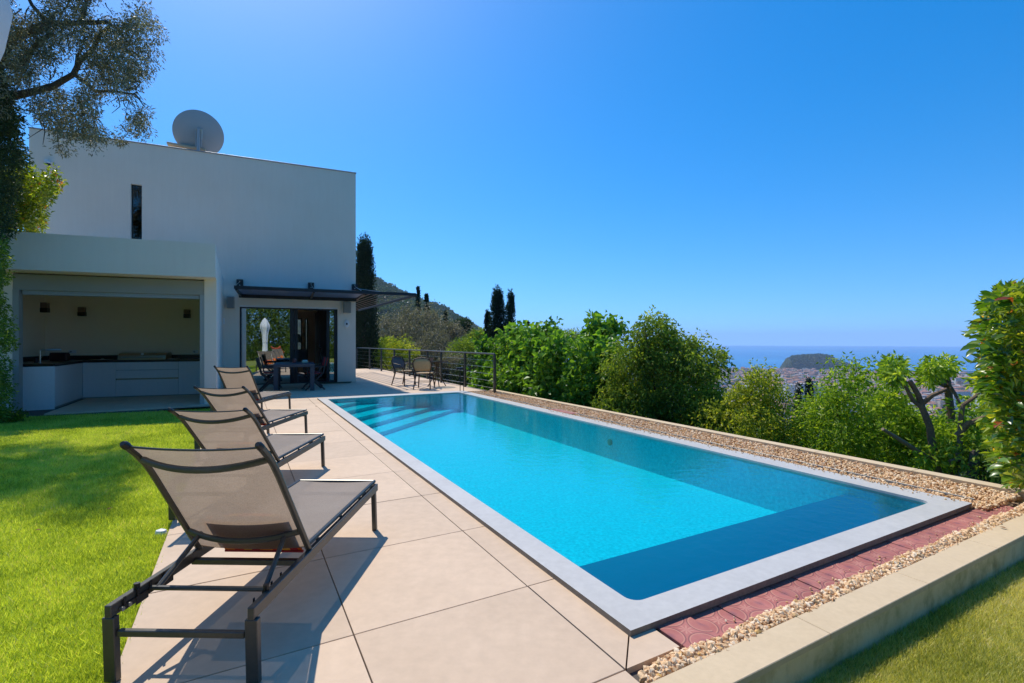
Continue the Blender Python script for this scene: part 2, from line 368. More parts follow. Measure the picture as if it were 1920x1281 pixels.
def sling_mat(nm='taupe_mesh_sling', tp=.05, tl_=.5):
    m, t, o = nodes(nm); g = t.nodes.new('ShaderNodeNewGeometry')
    n = gnoise(t, 300, 2, .6); n2 = gnoise(t, 5, 4, .6)
    r = ramp(t, [(.3, (.20, .165, .135)), (.7, (.32, .27, .225))]); lk(t, n.outputs['Fac'], r.inputs[0])
    r2 = ramp(t, [(.3, (.92, .9, .88)), (.7, (1.04, 1.03, 1.02))]); lk(t, n2.outputs['Fac'], r2.inputs[0])
    c = mixc(t, 1.0, r.outputs[0], r2.outputs[0], 'MULTIPLY')
    b = t.nodes.new('ShaderNodeBsdfPrincipled'); lk(t, c, b.inputs['Base Color']); b.inputs['Roughness'].default_value = .65; b.inputs['Specular IOR Level'].default_value = .3
    tl = t.nodes.new('ShaderNodeBsdfTranslucent'); lk(t, mixc(t, 1.0, c, (1.5, 1.35, 1.2), 'MULTIPLY'), tl.inputs[0])
    mx_ = t.nodes.new('ShaderNodeMixShader'); mx_.inputs[0].default_value = tl_; lk(t, b.outputs[0], mx_.inputs[1]); lk(t, tl.outputs[0], mx_.inputs[2])
    tr = t.nodes.new('ShaderNodeBsdfTransparent'); m2 = t.nodes.new('ShaderNodeMixShader'); m2.inputs[0].default_value = tp; lk(t, mx_.outputs[0], m2.inputs[1]); lk(t, tr.outputs[0], m2.inputs[2])
    lk(t, m2.outputs[0], o.inputs[0]); return m
m_sling = sling_mat(); m_seat = sling_mat('taupe_mesh_seat', .05, .2)
def stripe_mat():
    m, t, o = nodes('striped_towel'); tc = t.nodes.new('ShaderNodeTexCoord'); wv = t.nodes.new('ShaderNodeTexWave'); wv.wave_profile = 'SAW'; wv.inputs['Scale'].default_value = 1.6
    lk(t, tc.outputs['Object'], wv.inputs['Vector'])
    r = ramp(t, [(0, (.75, .22, .03)), (.25, (.62, .05, .02)), (.5, (.80, .38, .05)), (.7, (.45, .02, .03)), (.9, (.75, .16, .02))]); r.color_ramp.interpolation = 'CONSTANT'; lk(t, wv.outputs['Fac'], r.inputs[0])
    b = t.nodes.new('ShaderNodeBsdfPrincipled'); b.inputs['Roughness'].default_value = .95; lk(t, r.outputs[0], b.inputs['Base Color']); lk(t, b.outputs[0], o.inputs[0]); return m
m_stripe = stripe_mat()
#@@SCENE
# ================================================================ LARGE STRUCTURE: land, sea, hills
def vnoise(x, y, seed=0):
    r_ = np.random.default_rng(seed); s = np.zeros_like(x, dtype=float); amp = 1.0; fq = 1.0
    for o_ in range(5):
        for k in range(3):
            a = r_.uniform(0, 2*np.pi); ph = r_.uniform(0, 6.28)
            s += amp*np.sin((x*np.cos(a)+y*np.sin(a))*fq*r_.uniform(.7, 1.4)+ph)/3
        amp *= .55; fq *= 2.1
    return s
RIDGE_U = [-3000, 200, 500, 600, 668, 705, 740, 790, 815, 840, 880, 905, 960, 990, 1050, 1080, 1130, 1300]
RIDGE_Y = [560, 540, 520, 518, 524, 529, 542, 563, 573, 587, 611, 626, 634, 625, 626, 640, 660, 700]
def land(x, y):
    x = np.asarray(x, float); y = np.asarray(y, float); r = np.hypot(x, y)
    a = np.degrees(np.arctan2(x, y)); u = 960+F*np.tan(np.radians(np.clip(a, -80, 80)))
    right = np.interp(r, [0, 12, 25, 60, 250, 550, 1000, 1500, 3000, 3780, 3860, 30000], [-1.8, -2.2, -5, -12, -52, -110, -165, -188, -197, -199, -206, -260])
    rz = HC+(HY-np.interp(u, RIDGE_U, RIDGE_Y))/F*1900
    k = np.interp(r, [0, 12, 45, 140, 400, 900, 1900, 2300, 3200, 4200], [0, 0, 0, 0, .0, .22, 1, .93, .3, -.2])
    base = np.interp(r, [0, 12, 45, 140, 400, 900, 1900, 2400, 4000, 30000], [-1.8, -2.0, -4.5, -12, -25, -20, 0, 0, -210, -260])
    left = base*(1-np.clip(k, 0, 1))+rz*k
    t = np.clip((a-3)/7, 0, 1); t = t*t*(3-2*t)
    h = left*(1-t)+right*t
    # behind the camera: gentle garden slope
    b = np.clip((np.abs(a)-75)/20, 0, 1); h = h*(1-b)+(-1.9+np.clip(r-20, 0, 900)*-.02)*b
    rel = vnoise(x/70, y/70, 3)*np.interp(r, [0, 40, 200, 800, 2500], [0, .3, 3, 10, 14])+vnoise(x/16, y/16, 5)*np.interp(r, [0, 300, 1200, 2500], [0, .5, 3.2, 4.5])
    rel *= np.where((t > .5) & (r > 900), .12, 1.0)
    return h+rel
def make_terrain():
    ang = np.concatenate([np.arange(-180, -24, 3.0), np.arange(-24, 12, .12), np.arange(12, 60, .6), np.arange(60, 180, 3.0)])
    rs = np.concatenate([[0.5, 4], np.geomspace(8, 1200, 60), np.linspace(1230, 2500, 75), np.linspace(2560, 4200, 30), [6000]])
    A, Rr = np.meshgrid(np.radians(ang), rs); X = Rr*np.sin(A); Y = Rr*np.cos(A); Z = land(X, Y)
    V = np.stack([X, Y, Z], -1).reshape(-1, 3); na = len(ang); nr = len(rs)
    i, j = np.meshgrid(np.arange(nr-1), np.arange(na), indexing='ij'); j2 = (j+1) % na
    Fc = np.stack([i*na+j, i*na+j2, (i+1)*na+j2, (i+1)*na+j], -1).reshape(-1, 4)
    m, t, o = nodes('hillside_ground'); b = t.nodes.new('ShaderNodeBsdfPrincipled'); b.inputs['Roughness'].default_value = 1; b.inputs['Specular IOR Level'].default_value = .1
    n = gnoise(t, .03, 8, .65); n2 = gnoise(t, .35, 6, .7)
    r_ = ramp(t, [(.35, (.012, .024, .012)), (.5, (.024, .042, .018)), (.64, (.05, .065, .030)), (.78, (.12, .11, .08))]); lk(t, n.outputs['Fac'], r_.inputs[0])
    r2 = ramp(t, [(.35, (.45, .5, .45)), (.65, (1.25, 1.2, 1.1))]); lk(t, n2.outputs['Fac'], r2.inputs[0])
    lk(t, mixc(t, 1.0, r_.outputs[0], r2.outputs[0], 'MULTIPLY'), b.inputs['Base Color'])
    n3 = gnoise(t, .12, 7, .7); bp = t.nodes.new('ShaderNodeBump'); bp.inputs['Strength'].default_value = 1; bp.inputs['Distance'].default_value = 6; lk(t, n3.outputs['Fac'], bp.inputs['Height'])
    g_ = t.nodes.new('ShaderNodeCameraData')
    lk(t, bp.outputs[0], b.inputs['Normal']); lk(t, b.outputs[0], o.inputs[0])
    ob = link('terrain', npmesh('terrain', V, Fc, m, smooth=True)); setp(ob, kind='structure')
make_terrain()
SEA = -200.0
def make_sea():
    ang = np.radians(np.arange(-180, 180, 3.0)); rs = np.array([2600, 3500, 5000, 9000, 16000, 26500.0])
    A, Rr = np.meshgrid(ang, rs); V = np.stack([Rr*np.sin(A), Rr*np.cos(A), np.full_like(A, SEA)], -1).reshape(-1, 3); na = len(ang)
    i, j = np.meshgrid(np.arange(len(rs)-1), np.arange(na), indexing='ij'); j2 = (j+1) % na
    Fc = np.stack([i*na+j, (i+1)*na+j, (i+1)*na+j2, i*na+j2], -1).reshape(-1, 4)[:, ::-1]
    m, t, o = nodes('sea_water'); b = t.nodes.new('ShaderNodeBsdfPrincipled'); b.inputs['Roughness'].default_value = .35; b.inputs['Specular IOR Level'].default_value = .3
    n = gnoise(t, .0004, 5, .6, (1, .35, 1)); r_ = ramp(t, [(.35, (.010, .150, .36)), (.6, (.018, .20, .44)), (.72, (.05, .27, .50))]); lk(t, n.outputs['Fac'], r_.inputs[0]); lk(t, r_.outputs[0], b.inputs['Base Color'])
    n3 = gnoise(t, .05, 4, .7); bp = t.nodes.new('ShaderNodeBump'); bp.inputs['Strength'].default_value = .6; bp.inputs['Distance'].default_value = 3; lk(t, n3.outputs['Fac'], bp.inputs['Height']); lk(t, bp.outputs[0], b.inputs['Normal'])
    lk(t, b.outputs[0], o.inputs[0]); setp(link('sea', npmesh('sea', V, Fc, m)), kind='structure')
make_sea()
m_forest = surf('pine_forest', (.020, .036, .018), 1, var=.5, vs_=.02, vs2=.15, tint=(.045, .062, .03), bump=1, bs=.12, dist=6, spec=.1)
def make_headland():
    pu = [1452, 1462, 1467, 1473, 1480, 1507, 1537, 1550, 1558, 1570, 1592, 1608, 1625]; py_ = [692, 690, 682, 672, 669, 667, 665.5, 667, 669, 677, 684, 689, 694]
    Zc = 3640; xs = np.linspace(1448, 1630, 190); ds = np.linspace(-260, 260, 60)
    U, D = np.meshgrid(xs, ds); X = (U-960)/F*Zc; top = HC-(np.interp(U, pu, py_)-HY)/F*Zc
    prof = np.clip(1-np.abs(D/255)**3.2, 0, 1)**.6; bumps = vnoise(X/9, D/9, 9)*4.5+vnoise(X/40, D/40, 2)*3
    Z = (SEA-4)+(top-9-(SEA-4))*prof+np.maximum(bumps, -3)*np.clip(prof*1.5, 0, 1)*np.clip((top-SEA-8)/20, 0, 1)
    V = np.stack([X*(Zc+D)/Zc, Zc+D, Z], -1).reshape(-1, 3); na = len(xs); i, j = np.meshgrid(np.arange(len(ds)-1), np.arange(na-1), indexing='ij')
    Fc = np.stack([i*na+j, i*na+j+1, (i+1)*na+j+1, (i+1)*na+j], -1).reshape(-1, 4)
    setp(link('hill', npmesh('hill', V, Fc, m_forest, smooth=True)), kind='structure')
make_headland()

# ---------------------------------------------------------------- the city below
def wallmat(name, col):
    m, t, o = nodes(name); g = t.nodes.new('ShaderNodeNewGeometry'); s = t.nodes.new('ShaderNodeSeparateXYZ'); lk(t, g.outputs['Position'], s.inputs[0])
    b = t.nodes.new('ShaderNodeBsdfPrincipled'); b.inputs['Roughness'].default_value = .9
    def fr(src, per, lo):
        a = t.nodes.new('ShaderNodeMath'); a.operation = 'DIVIDE'; a.inputs[1].default_value = per; lk(t, src, a.inputs[0])
        f_ = t.nodes.new('ShaderNodeMath'); f_.operation = 'FRACT'; lk(t, a.outputs[0], f_.inputs[0])
        c_ = t.nodes.new('ShaderNodeMath'); c_.operation = 'GREATER_THAN'; c_.inputs[1].default_value = lo; lk(t, f_.outputs[0], c_.inputs[0]); return c_.outputs[0]
    mm = t.nodes.new('ShaderNodeMath'); mm.operation = 'MULTIPLY'; lk(t, fr(s.outputs['Z'], 3.1, .52), mm.inputs[0]); lk(t, fr(s.outputs['X'], 3.7, .55), mm.inputs[1])
    oi = t.nodes.new('ShaderNodeObjectInfo'); rv = ramp(t, [(0, (.8,)*3), (1, (1.15,)*3)]); lk(t, oi.outputs['Random'], rv.inputs[0])
    c = mixc(t, 1.0, col, rv.outputs[0], 'MULTIPLY')
    lk(t, mixc(t, mm.outputs[0], c, (.10, .10, .11)), b.inputs['Base Color']); lk(t, b.outputs[0], o.inputs[0]); return m
WALLS = {'cream': wallmat('cream_wall', (.60, .52, .40)), 'white': wallmat('white_wall', (.70, .69, .67)), 'ochre': wallmat('ochre_wall', (.52, .36, .20)), 'pink': wallmat('pink_wall', (.54, .36, .30)), 'grey': wallmat('grey_wall', (.42, .41, .40))}
m_terra = surf('terracotta_roof', (.36, .185, .125), .95, var=.25, vs_=.05, vs2=.6, objvar=.2)
m_flat = surf('flat_roof', (.44, .41, .38), .95, var=.15, vs_=.05, vs2=.6, objvar=.2)
def hiproof(mb, x0, x1, y0, y1, z, h):
    e = .6; x0 -= e; x1 += e; y0 -= e; y1 += e; d = min(x1-x0, y1-y0)/2
    if x1-x0 >= y1-y0: a, b = (x0+d, (y0+y1)/2), (x1-d, (y0+y1)/2)
    else: a, b = ((x0+x1)/2, y0+d), ((x0+x1)/2, y1-d)
    P = [(x0, y0, z), (x1, y0, z), (x1, y1, z), (x0, y1, z), (*a, z+h), (*b, z+h)]
    if x1-x0 >= y1-y0: fs = [(0, 1, 5, 4), (1, 2, 5), (2, 3, 4, 5), (3, 0, 4), (0, 3, 2, 1)]
    else: fs = [(0, 1, 4), (1, 2, 5, 4), (2, 3, 5), (3, 0, 4, 5), (0, 3, 2, 1)]
    mb.add(P, fs)
def city():
    lay = []
    rr = random.Random(11)
    spots = []
    tries = 0
    while len(spots) < 2700 and tries < 60000:
        tries += 1
        u = rr.uniform(1290, 1860); r = 1250+(3740-1250)*rr.random()**.8; a = math.atan((u-960)/F); Zd = r*math.cos(a); X = r*math.sin(a)
        if Zd > 3390 and 1447 < u < 1625: continue
        v = HY+(HC-float(land(X, Zd)))/(Zd)*F
        if v > 790: continue
        # streets and clearings
        if math.sin(X/43)*math.sin(Zd/57) > .86: continue
        spots.append((r, X, Zd, u))
    spots.sort()
    big = spots[:300]; rest = spots[300:]
    kinds = ['cream', 'white', 'ochre', 'pink', 'grey']
    for n_, (r, X, Y, u) in enumerate(big):
        k = rr.choices(kinds, [4, 4, 2, 2, 1])[0]; flat = rr.random() < (.75 if k in ('white', 'grey') else .3)
        wx, wy, hh = rr.uniform(14, 34), rr.uniform(11, 16), rr.choice([12, 15, 18, 24, 32])
        z = float(land(X, Y))-2; rot = rr.choice([.25, .25, .25+math.pi/2, -.3])+rr.uniform(-.08, .08)
        lab = '%s %s building %s in the hazy city below' % ({'cream': 'cream', 'white': 'white', 'ochre': 'ochre', 'pink': 'pinkish', 'grey': 'grey'}[k], 'slab' if flat else 'apartment', 'with a flat roof' if flat else 'under a terracotta hip roof')
        t = empty('city_building', lab, 'building', '%s %s city buildings' % (k, 'flat-roofed' if flat else 'tile-roofed'), frame(Vector((X, Y, z)), rot))
        MB().box(-wx/2, wx/2, -wy/2, wy/2, 0, hh+2).build('wall', WALLS[k], t)
        m = MB()
        if flat: m.box(-wx/2-.3, wx/2+.3, -wy/2-.3, wy/2+.3, hh+2.01, hh+3.0)
        else: hiproof(m, -wx/2, wx/2, -wy/2, wy/2, hh+2.01, 3.4)
        m.build('roof', m_flat if flat else m_terra, t)
    parts = {k: MB() for k in kinds}; rf = {'t': MB(), 'f': MB()}
    for (r, X, Y, u) in rest:
        k = rr.choices(kinds, [4, 2.5, 3, 3, .6])[0]; flat = rr.random() < .35
        wx, wy, hh = rr.uniform(12, 30), rr.uniform(11, 16), rr.choice([12, 15, 18, 22, 27])
        z = float(land(X, Y))-2; rot = rr.choice([.25, .25, .25+math.pi/2, -.3])+rr.uniform(-.08, .08); M = frame(Vector((X, Y, z)), rot)
        parts[k].box(-wx/2, wx/2, -wy/2, wy/2, 0, hh+2, M)
        if flat: rf['f'].box(-wx/2-.3, wx/2+.3, -wy/2-.3, wy/2+.3, hh+2.01, hh+3, M)
        else:
            q = MB(); hiproof(q, -wx/2, wx/2, -wy/2, wy/2, hh+2.01, 3.5); rf['t'].add(q.v, q.f, M)
    allm = MB(); mats = []; idx = []
    for k in kinds:
        n0 = len(allm.f); allm.add(parts[k].v, parts[k].f); mats.append(WALLS[k]); idx += [len(mats)-1]*(len(allm.f)-n0)
    for k, mm in (('t', m_terra), ('f', m_flat)):
        n0 = len(allm.f); allm.add(rf[k].v, rf[k].f); mats.append(mm); idx += [len(mats)-1]*(len(allm.f)-n0)
    me = allm.mesh('city_quarters')
    for mm in mats: me.materials.append(mm)
    me.polygons.foreach_set('material_index', idx)
    setp(link('city_quarters', me), 'terracotta roofed city quarters spreading down to the shore', 'city', kind='stuff')
city()
def city_trees():
    g = np.random.default_rng(17); V=[]; n=0
    P = []
    for _ in range(700):
        u = g.uniform(1300, 1860); r = g.uniform(1250, 3600); a = math.atan((u-960)/F); X, Y = r*math.sin(a), r*math.cos(a)
        if vnoise(np.array([X/260.]), np.array([Y/420.]), 4)[0] < .25: continue
        P.append((X, Y, float(land(X, Y))+7))
    return P
CITY_TREES = city_trees()
# a few landmark blocks one can point at between the trees
def block(u0, u1, v0, v1, Z, wallk, lab, roof='f', depth=18):
    x0, x1 = (u0-960)/F*Z, (u1-960)/F*Z; zt = HC-(v0-HY)/F*Z; zb = min(HC-(v1-HY)/F*Z, float(land((x0+x1)/2, Z))-2)
    t = empty('apartment_block', lab, 'building', None, frame(Vector(((x0+x1)/2, Z, zb)), .12)); W_ = (x1-x0)/2; H_ = zt-zb
    MB().box(-W_, W_, 0, depth, 0, H_).build('wall', wallk, t)
    m = MB()
    if roof == 'f': m.box(-W_-.4, W_+.4, -.4, depth+.4, H_+.01, H_+1.1)
    else: hiproof(m, -W_, W_, 0, depth, H_+.01, 3.5)
    m.build('roof', m_flat if roof == 'f' else m_terra, t)
    wm = MB(); wm.box(-.7, .7, -.12, .1, -.75, .75); me = wm.mesh('window', m_dark)
    nx, nz = int(2*W_//3.6), int(min(H_, (v1-v0)/F*Z)//3.2)
    for i in range(nx):
        for j in range(nz):
            link('window', me, t, Matrix.Translation((-W_+(i+.5)*2*W_/nx, 0, H_-1.9-3.2*j)))
m_wb = surf('bright_white_wall', (.78, .77, .75), .8, var=.04, vs_=.05, vs2=.5)
m_cb = surf('pale_cream_wall', (.66, .60, .50), .8, var=.06, vs_=.05, vs2=.5)
block(1500, 1516, 721, 742, 1330, m_wb, 'bright white apartment block seen between the yellow-green tree and the green tree')
block(1474, 1492, 723, 738, 1400, m_wb, 'low white block just left of the brightest white block', depth=14)
block(1519, 1548, 721, 736, 1500, m_cb, 'long pale slab block right of the brightest white block')
block(1837, 1860, 738, 762, 1150, m_wb, 'white apartment block seen beside the right-hand hedge')
block(1786, 1822, 735, 750, 1230, m_wb, 'white block under a red roof right of the pruned tree', 'h')
block(1790, 1833, 709, 717, 2100, m_cb, 'long cream block with a red roof beyond the pruned tree', 'h')
block(1800, 1830, 696, 704, 2900, m_wb, 'pale slab tower near the shore at the right', 'f')

def boat(u, v, s, lab):
    Z = (HC-SEA)*F/(v-HY); X = (u-960)/F*Z
    t = empty('boat', lab, 'boat', None, frame(Vector((X, Z, SEA)), .1))
    m = MB(); P = [(-9, 0), (-8, 2.2), (5, 2.4), (10, 0), (5, -2.4), (-8, -2.2)]; m.prism([(x*s, y*s) for x, y in P], .1, 3.2*s); m.build('hull', m_white, t)
    MB().box(-5*s, 2*s, -1.6*s, 1.6*s, 3.2*s+.01, 6*s, bev=.3).build('cabin', m_white, t)
boat(1812, 687.5, 1.6, 'white ferry on the sea just off the right-hand shore')
boat(1716, 661, 2.0, 'tiny white boat far out on the sea')
m_craner = surf('crane_red', (.55, .12, .07), .6)
def crane():
    Z = 3480; p = at(1592, 690, Z); t = empty('construction_crane', 'red tower crane beside the wooded headland', 'crane', None, Matrix.Translation(p))
    MB().bar((0, 0, 0), (0, 0, 58), 2.4, 2.4).build('mast', m_craner, t); MB().bar((-12, 0, 55), (34, 0, 55), 1.8, 1.8).build('jib', m_craner, t)
crane()

# ---------------------------------------------------------------- haze
def haze():
    m = bpy.data.materials.new('air_haze'); m.use_nodes = True; t = m.node_tree; t.nodes.clear(); o = t.nodes.new('ShaderNodeOutputMaterial')
    v = t.nodes.new('ShaderNodeVolumePrincipled'); v.inputs['Color'].default_value = (.58, .75, 1, 1); v.inputs['Density'].default_value = HAZE_D; v.inputs['Anisotropy'].default_value = .0
    lk(t, v.outputs[0], o.inputs['Volume'])
    MB().box(-28000, 28000, -28000, 28000, -275, 420).build('haze', m, kind='stuff')
HAZE_D = 6.6e-5
haze()
#@@P2
# ================================================================ LAWNS, TERRACE, POOL
PF = M_POOL
# kitchen front line (used by lawn border too)
KIT = Plane(-6.2, 10.28, R(21.1))
HOU = Plane(-5.24, 16.49, R(25.03))
def slabs():
    t = empty('terrace', None, None, None, PF, 'structure')
    th = .03; g = .0028
    meshes = {}
    def slab(x0, x1, y0, y1, z=0):
        k = (round(x1-x0, 3), round(y1-y0, 3))
        if k not in meshes:
            a, b = k; meshes[k] = MB().box(-a/2+g, a/2-g, -b/2+g, b/2-g, -th, 0, bev=.0018).mesh('slab', m_slab)
        link('slab', meshes[k], t, Matrix.Translation(((x0+x1)/2, (y0+y1)/2, z+random.uniform(-.0008, .0008))))
    ys = [1.547]+[2.335+.91*k for k in range(12)]
    ys = [y for y in ys if y < 12.3]+[12.25]
    ylow = [-2.4, -1.41, -.42, .57, 1.547]
    for a, b in zip(ylow[:-1], ylow[1:]):
        slab(-.455, .455, a, b); slab(.455, 1.385, a, b)
    for a, b in zip(ys[:-1], ys[1:]):
        if b-a < .1: continue
        slab(-.455, .455, a, b); slab(.455, 1.385, a, b); 
        if a > 1.6: slab(1.385, 1.60, a, b)
    # mitred corner pieces at the near pool corner
    c1 = MB().prism([(1.389, 2.331), (1.389, 1.553), (1.564, 1.728), (1.60, 1.76), (1.60, 2.331)], -th, 0).build('slab', m_slab, t)
    c2 = MB().prism([(1.395, 1.549), (1.70, 1.549), (1.70, 1.728), (1.574, 1.728)], -th, 0).build('slab', m_slab, t)
    # far terrace
    yy = [12.25+.91*k for k in range(15)]; xx = [-6.0+.925*k for k in range(13)]+[5.95]
    for a, b in zip(yy[:-1], yy[1:]):
        for c, d in zip(xx[:-1], xx[1:]):
            if d < -2.4 and b < 18: continue
            if c < -1.0 and a > 18: continue
            e = min(d, 5.95)
            slab(c, e, a, b)
    # mortar bed and retaining body
    MB().box(-.46, 1.60, -2.41, 12.25, -.5, -.026).box(-6.1, 6.02, 12.255, 25.1, -1.4, -.026).box(1.383, 1.72, 1.44, 1.74, -.3, -.028).build('mortar_bed', m_joint, t)
slabs()

def basin():
    t = empty('swimming_pool', 'long turquoise swimming pool with a pale concrete rim', 'swimming pool', None, PF)
    X0, X1, Y0, Y1 = 1.558, 5.233, 1.705, 12.25; x0, x1, y0, y1 = 1.735, 4.975, 1.88, 11.90; r = .07
    m = MB()
    def arc(cx_, cy_, a0, a1, n=6): return [(cx_+r*math.cos(a0+(a1-a0)*i/n), cy_+r*math.sin(a0+(a1-a0)*i/n)) for i in range(n+1)]
    inner = [arc(x0+r, y0+r, math.pi, 1.5*math.pi), arc(x1-r, y0+r, 1.5*math.pi, 2*math.pi), arc(x1-r, y1-r, 0, .5*math.pi), arc(x0+r, y1-r, .5*math.pi, math.pi)]
    outer = [(X0, Y0), (X1, Y0), (X1, Y1), (X0, Y1)]
    def ring_piece(k):
        a = inner[k][3:]; b = inner[(k+1) % 4][:4]; poly = [outer[k], outer[(k+1) % 4]]+(a+b)[::-1]
        q = MB(); n = len(poly); zt = .03; zb = -.008
        V = [(x, y, zt) for x, y in poly]+[(x, y, zb) for x, y in poly]
        q.add(V, [tuple(range(n)), tuple(range(n, 2*n))[::-1]]); s = MB()
        V2 = V; fs = [(i, i+n, (i+1) % n+n, (i+1) % n) for i in range(n)]
        q.add(V2, fs); o = q.build('coping', m_coping, t)
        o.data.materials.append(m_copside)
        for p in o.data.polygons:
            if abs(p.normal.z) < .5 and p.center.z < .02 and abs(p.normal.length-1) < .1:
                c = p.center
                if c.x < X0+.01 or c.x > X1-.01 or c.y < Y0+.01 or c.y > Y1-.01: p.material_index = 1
    for k in range(4): ring_piece(k)
    # underside band (recessed foot of the rim)
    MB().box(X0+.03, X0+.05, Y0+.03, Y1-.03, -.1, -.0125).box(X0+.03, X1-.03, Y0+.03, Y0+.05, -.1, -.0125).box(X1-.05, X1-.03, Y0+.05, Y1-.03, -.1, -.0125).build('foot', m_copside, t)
    D = .46
    b = MB()
    b.box(x0, x1, y0, y1, -D-.05, -D)                                  # floor
    b.box(x0-.05, x0, y0-.05, y1+.05, -D-.05, -.0125).box(x1, x1+.05, y0-.05, y1+.05, -D-.05, -.0125)
    b.box(x0, x1, y0-.05, y0, -D-.05, -.0125).box(x0, x1, y1, y1+.05, -D-.05, -.0125)
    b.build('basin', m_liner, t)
    # triangular corner steps, far left
    for i, (rr_, z) in enumerate(((3.05, -.38), (2.45, -.30), (1.85, -.22), (1.25, -.14), (.7, -.07))):
        o_ = .0015*i
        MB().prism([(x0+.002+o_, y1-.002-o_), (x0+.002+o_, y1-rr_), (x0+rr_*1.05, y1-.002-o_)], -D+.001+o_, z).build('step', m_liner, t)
    MB().box(x0+.002, x1-.002, y0+.002, 2.555, -D+.001, -.085, bev=.015).build('cover_bench', m_cover, t)
    MB().lathe([(.05, 0), (.05, .012), (.035, .02)], 16, Matrix.Translation((x1-.001, 5.9, -.2)) @ Matrix.Rotation(R(-90), 4, 'Y')).build('inlet', m_grey, t)
    wm = MB(); q = .01
    wm.add([(x0-.01, y0-.01, q), (x1+.01, y0-.01, q), (x1+.01, y1+.01, q), (x0-.01, y1+.01, q)], [(0, 1, 2, 3)])
    wm.build('pool_water', m_water, None, m=PF, kind='structure')
basin()

def near_edge():
    t = empty('tile_path', None, None, None, PF, 'structure')
    me = MB().box(-.104, .104, -.108, .108, -.03, 0, bev=.003).mesh('tile', m_tile)
    for k in range(18):
        x = 1.83+.2135*k
        z = .001 if k == 0 else -.013+random.uniform(-.0025, .0025)
        o = link('tile', me, t, Matrix.Translation((x-(.004 if k == 0 else 0), 1.622+random.uniform(-.003, .003), z)) @ Matrix.Rotation(random.uniform(-.012, .012), 4, 'Z') @ Matrix.Rotation(R(random.uniform(-.5, .5)), 4, 'X'))
    for k, (x, y) in enumerate(((5.37, 7.95), (5.37, 7.72), (5.38, 7.49))):
        link('tile', me, t, Matrix.Translation((x, y, .022)) @ Matrix.Rotation(random.uniform(-.04, .04), 4, 'Z'))
    # low kerb wall at the near end
    w_ = empty('kerb_wall', 'low beige stone kerb between the gravel and the lower lawn', 'kerb', None, PF)
    xs = [1.39, 2.387, 3.358, 4.334, 5.31, 6.28]
    for a, b in zip(xs[:-1], xs[1:]):
        MB().box(a+.002, b-.002, 1.279, 1.443, -.03, 0, bev=.003).build('coping_stone', m_curb, w_)
    # the run under the camera side
    MB().box(1.392, 6.27, 1.2845, 1.437, -.45, -.0305).build('wall_face', m_curbside, w_)
    r_ = empty('parapet_kerb', 'long beige stone kerb edging the gravel strip above the trees', 'kerb', None, PF)
    ys = [1.45+.97*k for k in range(12)]
    for a, b in zip(ys[:-1], ys[1:]):
        x_ = 6.02-.028*max(0, (a-6.5))/1.0
        MB().box(5.985-.012*(a-1.45)/10, 6.125-.012*(a-1.45)/10, a+.002, b-.002, -.03, .035, bev=.003).build('coping_stone', m_curb, r_)
    MB().box(5.99, 6.12, 1.45, 12.24, -2.2, -.0305).build('wall_face', m_curbside, r_)
    MB().box(1.72, 5.98, 1.44, 1.70, -.3, -.062).box(5.19, 5.985, 1.70, 12.24, -.3, -.03).build('gravel_bed', surf('bed', (.40, .29, .19), .95, var=.3, vs2=40), kind='structure', m=PF)
    MB().bar((5.42, 1.75, -.005), (5.42, 11.9, -.005), .006, .06).build('edging_strip', m_grey, None, 'thin grey metal edging strip running through the gravel', 'edging', m=PF)
near_edge()

